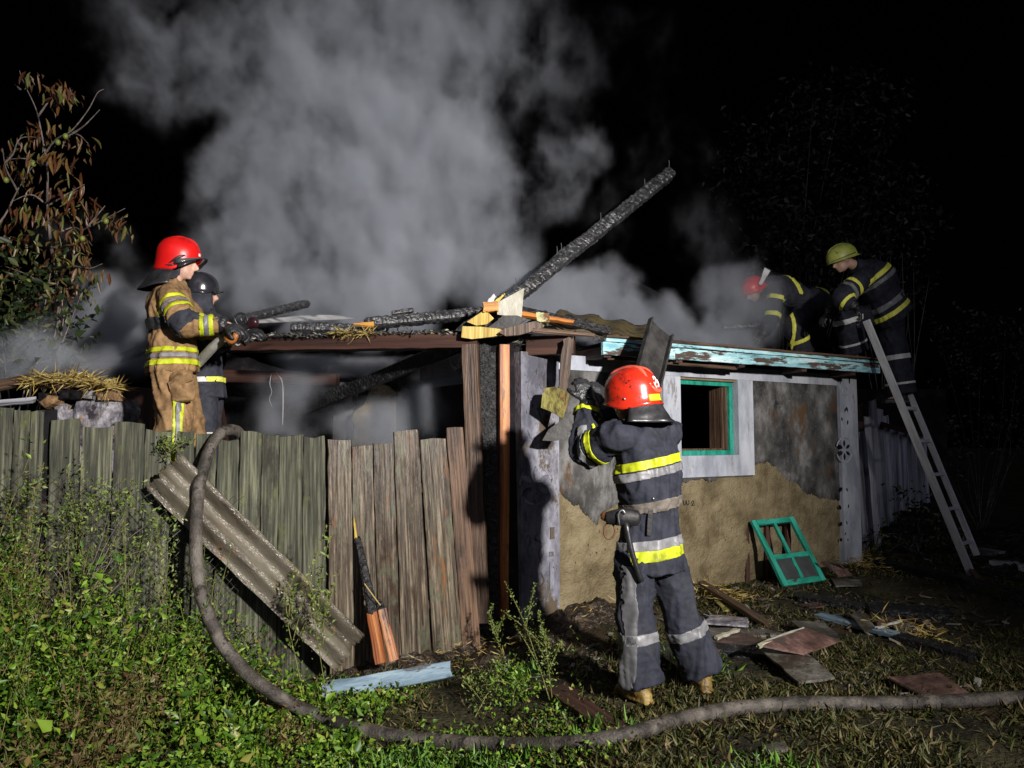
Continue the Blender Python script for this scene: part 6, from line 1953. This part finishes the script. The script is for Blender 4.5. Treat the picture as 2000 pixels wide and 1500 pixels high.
    for px, py in ((113, 278), (65, 320), (207, 432), (161, 466), (12, 352), (131, 514), (55, 550), (128, 266)):
        place('fruit', fm_, M['fruit'], Matrix.Translation(P(px, py, 6.2)), root)
    # the smaller leaves further inside
    n = 320
    r_ = np.random.default_rng(11)
    idx = r_.integers(0, len(clusters), n)
    B = np.array([list(P(clusters[i][0] + r_.normal(0, 13), clusters[i][1] + r_.normal(0, 13), 6.45 + r_.normal(0, .2))) for i in idx])
    D = r_.normal(size=(n, 3)) * .45; D[:, 2] -= 1; D /= np.linalg.norm(D, axis=1)[:, None]
    s = np.cross(D, r_.normal(size=(n, 3))); s /= np.linalg.norm(s, axis=1)[:, None]
    place('inner_foliage', leaf_mesh('inner_foliage', B, D, s, r_.uniform(.05, .10, n), r_.uniform(.015, .03, n), .3, .2), M['dead_leaves'], None, root, kind='stuff')
tree_left()

def shrub(lab, blobs, n, mat, L, seed, stem_from=None, name='shrub', cat='shrub', group=None, droop=.2, sr=1.0):
    """leafy growth filling several rounded volumes; blobs are (world centre, radii)"""
    r_ = np.random.default_rng(seed)
    c0 = blobs[0][0]
    bz = min(ground_z(c0.x, c0.y), c0.z)
    root = empty(name, Vector((c0.x, c0.y, bz)), lab, cat, group)
    w = np.array([r[0] * r[1] + r[0] * r[2] for _, r in blobs]); w = w / w.sum()
    idx = r_.choice(len(blobs), n, p=w)
    u = r_.normal(size=(n, 3)); u /= np.linalg.norm(u, axis=1)[:, None]
    rad = r_.random(n) ** .45
    C = np.array([list(blobs[i][0]) for i in idx]); R = np.array([blobs[i][1] for i in idx])
    B = C + u * rad[:, None] * R
    # gather leaves into sprays
    k = max(20, n // 14)
    ctr = B[r_.integers(0, n, k)]
    own = r_.integers(0, k, n)
    B = ctr[own] + r_.normal(size=(n, 3)) * L[1] * .8
    D = r_.normal(size=(n, 3)); D[:, 2] -= .25; D /= np.linalg.norm(D, axis=1)[:, None]
    s = np.cross(D, r_.normal(size=(n, 3))); s /= np.linalg.norm(s, axis=1)[:, None]
    LL = r_.uniform(L[0], L[1], n)
    place('foliage', leaf_mesh('foliage', B, D, s, LL, LL * r_.uniform(.35, .6, n), .2, droop), M[mat], None, root)
    V, Fc = [], []
    sf = stem_from or Vector((c0.x, c0.y, bz))
    rnd = random.Random(seed)
    for i in range(min(14, k)):
        e = Vector(ctr[i])
        md = sf.lerp(e, .5) + Vector((rnd.gauss(0, .1), rnd.gauss(0, .1), .1))
        g = loft([sf + Vector((rnd.gauss(0, .05), rnd.gauss(0, .05), 0)), md, e], [.014 * sr, .009 * sr, .004 * sr], n=5, sub=4)
        o = len(V); V += g[0]; Fc += [tuple(q + o for q in t) for t in g[1]]
    place('stem', new_mesh('stem', V, Fc, True), M['bark'], None, root)
    return root
def bl(px, py, Y, rx, ry, rz): return (P(px, py, Y), (rx, ry, rz))
shrub('dense dark green shrub under the autumn tree at the left edge', [bl(10, 545, 6.1, .45, .4, .32), bl(80, 570, 6.1, .36, .35, .3), bl(0, 640, 6.0, .5, .35, .5), bl(110, 610, 6.1, .30, .25, .26), bl(10, 690, 5.9, .32, .25, .35), bl(100, 690, 6.1, .3, .25, .25)], 1100, 'shrub_leaf', (.05, .11), 21)
shrub('dim flowering shrub in the dark beyond the ladder', [bl(1900, 640, 10.5, .7, .5, .35), bl(1880, 720, 10.5, .6, .5, .5), bl(1940, 830, 10.3, .7, .5, .6), bl(1860, 860, 10.3, .45, .4, .5), bl(2010, 700, 10.2, .6, .5, .5)], 1500, 'night_leaf', (.04, .085), 23, sr=.25)
shrub('low dark plants growing at the foot of the grey shed boards', [bl(1785, 1000, 8.7, .22, .2, .35), bl(1750, 1060, 8.4, .28, .2, .2), bl(1830, 1040, 8.6, .3, .2, .22)], 700, 'shrub_leaf', (.03, .09), 25)
shrub('dark leafy tree standing behind the roof where the smoke thins', [bl(1500, 330, 14, 1.3, .8, 1.2), bl(1640, 250, 14, 1.3, .8, 1.3), bl(1560, 480, 13.5, 1.3, .8, .9), bl(1720, 420, 13.5, 1.0, .8, 1.0)], 4200, 'night_leaf', (.09, .17), 27, name='tree', cat='tree')
shrub('dark leafy bush rising behind the bending man in the lime helmet', [bl(1740, 505, 10.5, .4, .3, .18), bl(1790, 560, 10.5, .3, .3, .3), bl(1690, 480, 11, .35, .3, .2)], 420, 'night_leaf', (.04, .085), 29)
# vine leaves caught in the netting on the fence
shrub('green vine tangled in the wire netting before the fence', [(P(40, 1080, 3.95), (.16, .05, .22)), (P(140, 1010, 4.05), (.28, .05, .16)), (P(230, 960, 4.2), (.22, .05, .10)), (P(60, 950, 3.9), (.12, .05, .10)), (P(300, 1030, 4.3), (.16, .05, .16))], 900, 'weed_light', (.014, .034), 31, stem_from=P(120, 1250, 4.0), name='vine', cat='vine', sr=.2)
# ------------------------------------------------------------------ smoke: a real density grid
def smoke(name, lab, mn, mx, res, blobs, dens, seed, mat, warp=.55, thr=.0):
    ng = bpy.data.node_groups.new(name, 'GeometryNodeTree')
    ng.interface.new_socket('Geometry', in_out='OUTPUT', socket_type='NodeSocketGeometry')
    n, l = ng.nodes, ng.links
    out = n.new('NodeGroupOutput')
    vc = n.new('GeometryNodeVolumeCube')
    vc.inputs['Min'].default_value = mn; vc.inputs['Max'].default_value = mx
    for k, r in zip('XYZ', res): vc.inputs['Resolution ' + k].default_value = r
    pos = n.new('GeometryNodeInputPosition')
    def math_(op, a, b=None, c=None, clamp=False):
        m = n.new('ShaderNodeMath'); m.operation = op; m.use_clamp = clamp
        for i, x in enumerate((a, b, c)):
            if x is None: continue
            if isinstance(x, (int, float)): m.inputs[i].default_value = x
            else: l.new(x, m.inputs[i])
        return m.outputs[0]
    def vmath(op, a, b=None, sc=None):
        m = n.new('ShaderNodeVectorMath'); m.operation = op
        for i, x in enumerate((a, b)):
            if x is None: continue
            if isinstance(x, (tuple, list)): m.inputs[i].default_value = x
            else: l.new(x, m.inputs[i])
        if sc is not None: m.inputs['Scale'].default_value = sc
        return m
    def tex(vec, scale, detail, rough=.55, color=False):
        t = n.new('ShaderNodeTexNoise'); t.inputs['Scale'].default_value = scale; t.inputs['Detail'].default_value = detail; t.inputs['Roughness'].default_value = rough
        l.new(vec, t.inputs['Vector'])
        return t.outputs['Color' if color else 'Fac']
    P0 = vmath('ADD', vmath('MULTIPLY', pos.outputs[0], (1.05, 1.05, .78)).outputs[0], (seed * 3.3, seed * 1.7, seed * 2.9)).outputs[0]
    w1 = vmath('SCALE', vmath('SUBTRACT', tex(P0, .75, 2, color=True), (.5, .5, .5)).outputs[0], sc=warp * 2.4).outputs[0]
    w2 = vmath('SCALE', vmath('SUBTRACT', tex(P0, 2.2, 4, color=True), (.5, .5, .5)).outputs[0], sc=warp * 1.3).outputs[0]
    wp_ = vmath('ADD', vmath('ADD', pos.outputs[0], w1).outputs[0], w2).outputs[0]
    total = None
    for (c, r, w) in blobs:
        d = vmath('SUBTRACT', wp_, tuple(c)).outputs[0]
        d = vmath('MULTIPLY', d, tuple(1 / x for x in r)).outputs[0]
        ln = vmath('LENGTH', d).outputs['Value']
        mr = n.new('ShaderNodeMapRange'); mr.interpolation_type = 'SMOOTHERSTEP'
        mr.inputs['From Min'].default_value = 1.15; mr.inputs['From Max'].default_value = .15; mr.inputs['To Min'].default_value = 0; mr.inputs['To Max'].default_value = w
        l.new(ln, mr.inputs['Value'])
        total = mr.outputs[0] if total is None else math_('MAXIMUM', total, mr.outputs[0]) if False else math_('ADD', total, mr.outputs[0])
    # billows: noise cut into the soft sum
    nb = tex(vmath('ADD', P0, w2).outputs[0], 1.35, 6, .62)
    nf = tex(vmath('ADD', P0, w2).outputs[0], 3.6, 5, .62)
    bil = math_('ADD', math_('MULTIPLY', math_('SUBTRACT', nb, .5), 3.4), math_('MULTIPLY', math_('SUBTRACT', nf, .5), 2.6))
    tot = math_('MINIMUM', total, 1.4)
    mod = math_('ADD', tot, math_('MULTIPLY', math_('MULTIPLY', bil, math_('MINIMUM', math_('MULTIPLY', tot, 2.0), 1.0)), .95))
    mr = n.new('ShaderNodeMapRange'); mr.interpolation_type = 'SMOOTHSTEP'
    mr.inputs['From Min'].default_value = .13; mr.inputs['From Max'].default_value = 1.4; mr.inputs['To Max'].default_value = dens
    l.new(mod, mr.inputs['Value'])
    l.new(mr.outputs[0], vc.inputs['Density'])
    sm = n.new('GeometryNodeSetMaterial'); sm.inputs['Material'].default_value = mat
    l.new(vc.outputs[0], sm.inputs[0]); l.new(sm.outputs[0], out.inputs[0])
    me = bpy.data.meshes.new(name)
    o = place(name, me, mat, None, None, lab, None, None, 'stuff')
    md = o.modifiers.new('smoke', 'NODES'); md.node_group = ng
    return o

def vol_mat(name, c, aniso, dens):
    m = bpy.data.materials.new(name); m.use_nodes = True
    n, l = m.node_tree.nodes, m.node_tree.links
    n.remove(n['Principled BSDF'])
    v = n.new('ShaderNodeVolumePrincipled')
    v.inputs['Color'].default_value = (*c, 1); v.inputs['Anisotropy'].default_value = aniso; v.inputs['Density'].default_value = dens
    l.new(v.outputs[0], n['Material Output'].inputs['Volume'])
    return m
SM = vol_mat('smoke', (.70, .735, .81), -.05, 1.0)
def sb(px, py, Y, rx, rz, w, ry=None):
    return (P(px, py, Y), (rx, ry or rx * .8, rz), w)
BL = [sb(740, 600, 7.8, .9, .6, 1.7), sb(760, 500, 7.9, 1.0, .7, 1.7), sb(720, 390, 8.0, 1.0, .8, 1.6), sb(680, 240, 8.2, 1.4, 1.1, .75), sb(620, 90, 8.3, 1.6, 1.2, .46), sb(600, -60, 8.4, 2.0, 1.2, .32),
      sb(960, 480, 8.0, .9, .8, .8), sb(1080, 330, 8.1, .6, .6, .6), sb(900, 320, 8.1, 1.0, .9, .8), sb(860, 130, 8.2, 1.4, 1.1, .5), sb(940, -20, 8.3, 1.5, 1.0, .42), sb(1060, 150, 8.3, .8, .9, .28),
      sb(480, 360, 8.1, .8, .9, .8), sb(590, 430, 8.1, .6, .6, .6), sb(360, 150, 8.3, 1.0, 1.0, .5), sb(450, 500, 8.0, .9, .7, .7), sb(330, 560, 7.9, .8, .5, .6), sb(215, 600, 7.7, .6, .4, .55), sb(560, 560, 7.8, .9, .7, .8),
      sb(120, 660, 7.1, .55, .35, .9), sb(230, 690, 7.2, .6, .4, 1.0), sb(60, 700, 6.9, .4, .25, .7), sb(280, 30, 8.4, .9, .8, .35),
      sb(1060, 590, 7.8, .75, .5, 1.5), sb(1170, 600, 7.9, .65, .45, 1.5), sb(1270, 640, 8.1, .55, .33, 1.5), sb(1370, 660, 8.3, .6, .28, 1.3), sb(1190, 545, 8.1, .4, .35, 1.0),
      sb(1400, 470, 9.0, 1.0, .8, .24), sb(1300, 300, 9.0, 1.0, .9, .20), sb(1420, 600, 8.5, .65, .42, .75), sb(1490, 600, 8.4, .5, .4, .48), sb(1230, 100, 9.0, 1.1, 1.0, .20), sb(1180, 420, 8.8, .7, .7, .22), sb(180, 480, 8.0, .7, .7, .34), sb(150, 620, 7.0, .9, .4, .8), sb(60, 650, 5.75, .5, .25, 1.0, .3), sb(160, 690, 5.8, .5, .22, 1.1, .3), sb(240, 640, 6.6, .5, .35, .9), sb(250, 715, 6.5, .4, .2, 1.0), sb(20, 705, 5.75, .4, .18, 1.0, .3)]
smoke('smoke', 'grey smoke billowing up from the burnt roof into the night', (-6.2, 5.2, 1.7), (4.6, 10.2, 8.2), (270, 110, 160), BL, 2.6, 1, SM)
BI = [sb(820, 810, 7.0, .6, .4, 1.6), sb(740, 860, 6.9, .5, .35, 1.5), sb(880, 780, 7.1, .4, .4, 1.5), sb(560, 850, 7.0, .8, .3, .35), sb(690, 700, 6.9, .7, .25, 1.2), sb(560, 690, 6.9, .5, .25, .9), sb(500, 800, 6.9, .6, .5, .4), sb(600, 760, 6.9, .5, .4, .6), sb(640, 780, 7.6, .8, .4, .25), sb(250, 720, 6.7, .4, .25, .5), sb(1380, 830, 8.2, .5, .4, .2, .4)]
smoke('room_smoke', 'thin smoke drifting inside the burnt room behind the fence', (-4.2, 6.3, .2), (3.2, 8.9, 2.15), (150, 54, 42), BI, 2.2, 5, SM, warp=.35)
# the jet of water
JM = vol_mat('spray', (.95, .95, .97), .0, 24.0)
_n, _l = JM.node_tree.nodes, JM.node_tree.links
_tc = _n.new('ShaderNodeTexCoord'); _mp = _n.new('ShaderNodeMapping'); _mp.inputs['Scale'].default_value = (3, 3, 26)
_nz = _n.new('ShaderNodeTexNoise'); _nz.inputs['Scale'].default_value = 2.0; _nz.inputs['Detail'].default_value = 4
_mr = _n.new('ShaderNodeMapRange'); _mr.inputs['From Min'].default_value = .36; _mr.inputs['From Max'].default_value = .62; _mr.inputs['To Max'].default_value = 34
_l.new(_tc.outputs['Object'], _mp.inputs[0]); _l.new(_mp.outputs[0], _nz.inputs['Vector']); _l.new(_nz.outputs['Fac'], _mr.inputs['Value'])
_l.new(_mr.outputs[0], [x for x in _n if x.bl_idname == 'ShaderNodeVolumePrincipled'][0].inputs['Density'])
pts = [P(503, 628, 5.04), P(545, 625, 5.25), P(600, 621, 5.55), P(650, 620, 5.85), P(690, 622, 6.1)]
place('water_jet', new_mesh('water_jet', *loft(pts, [.013, .018, .022, .020, .004], n=14, sub=5), smooth=True), JM, None, None, 'white jet of water shooting from the nozzle towards the roof', 'water jet')
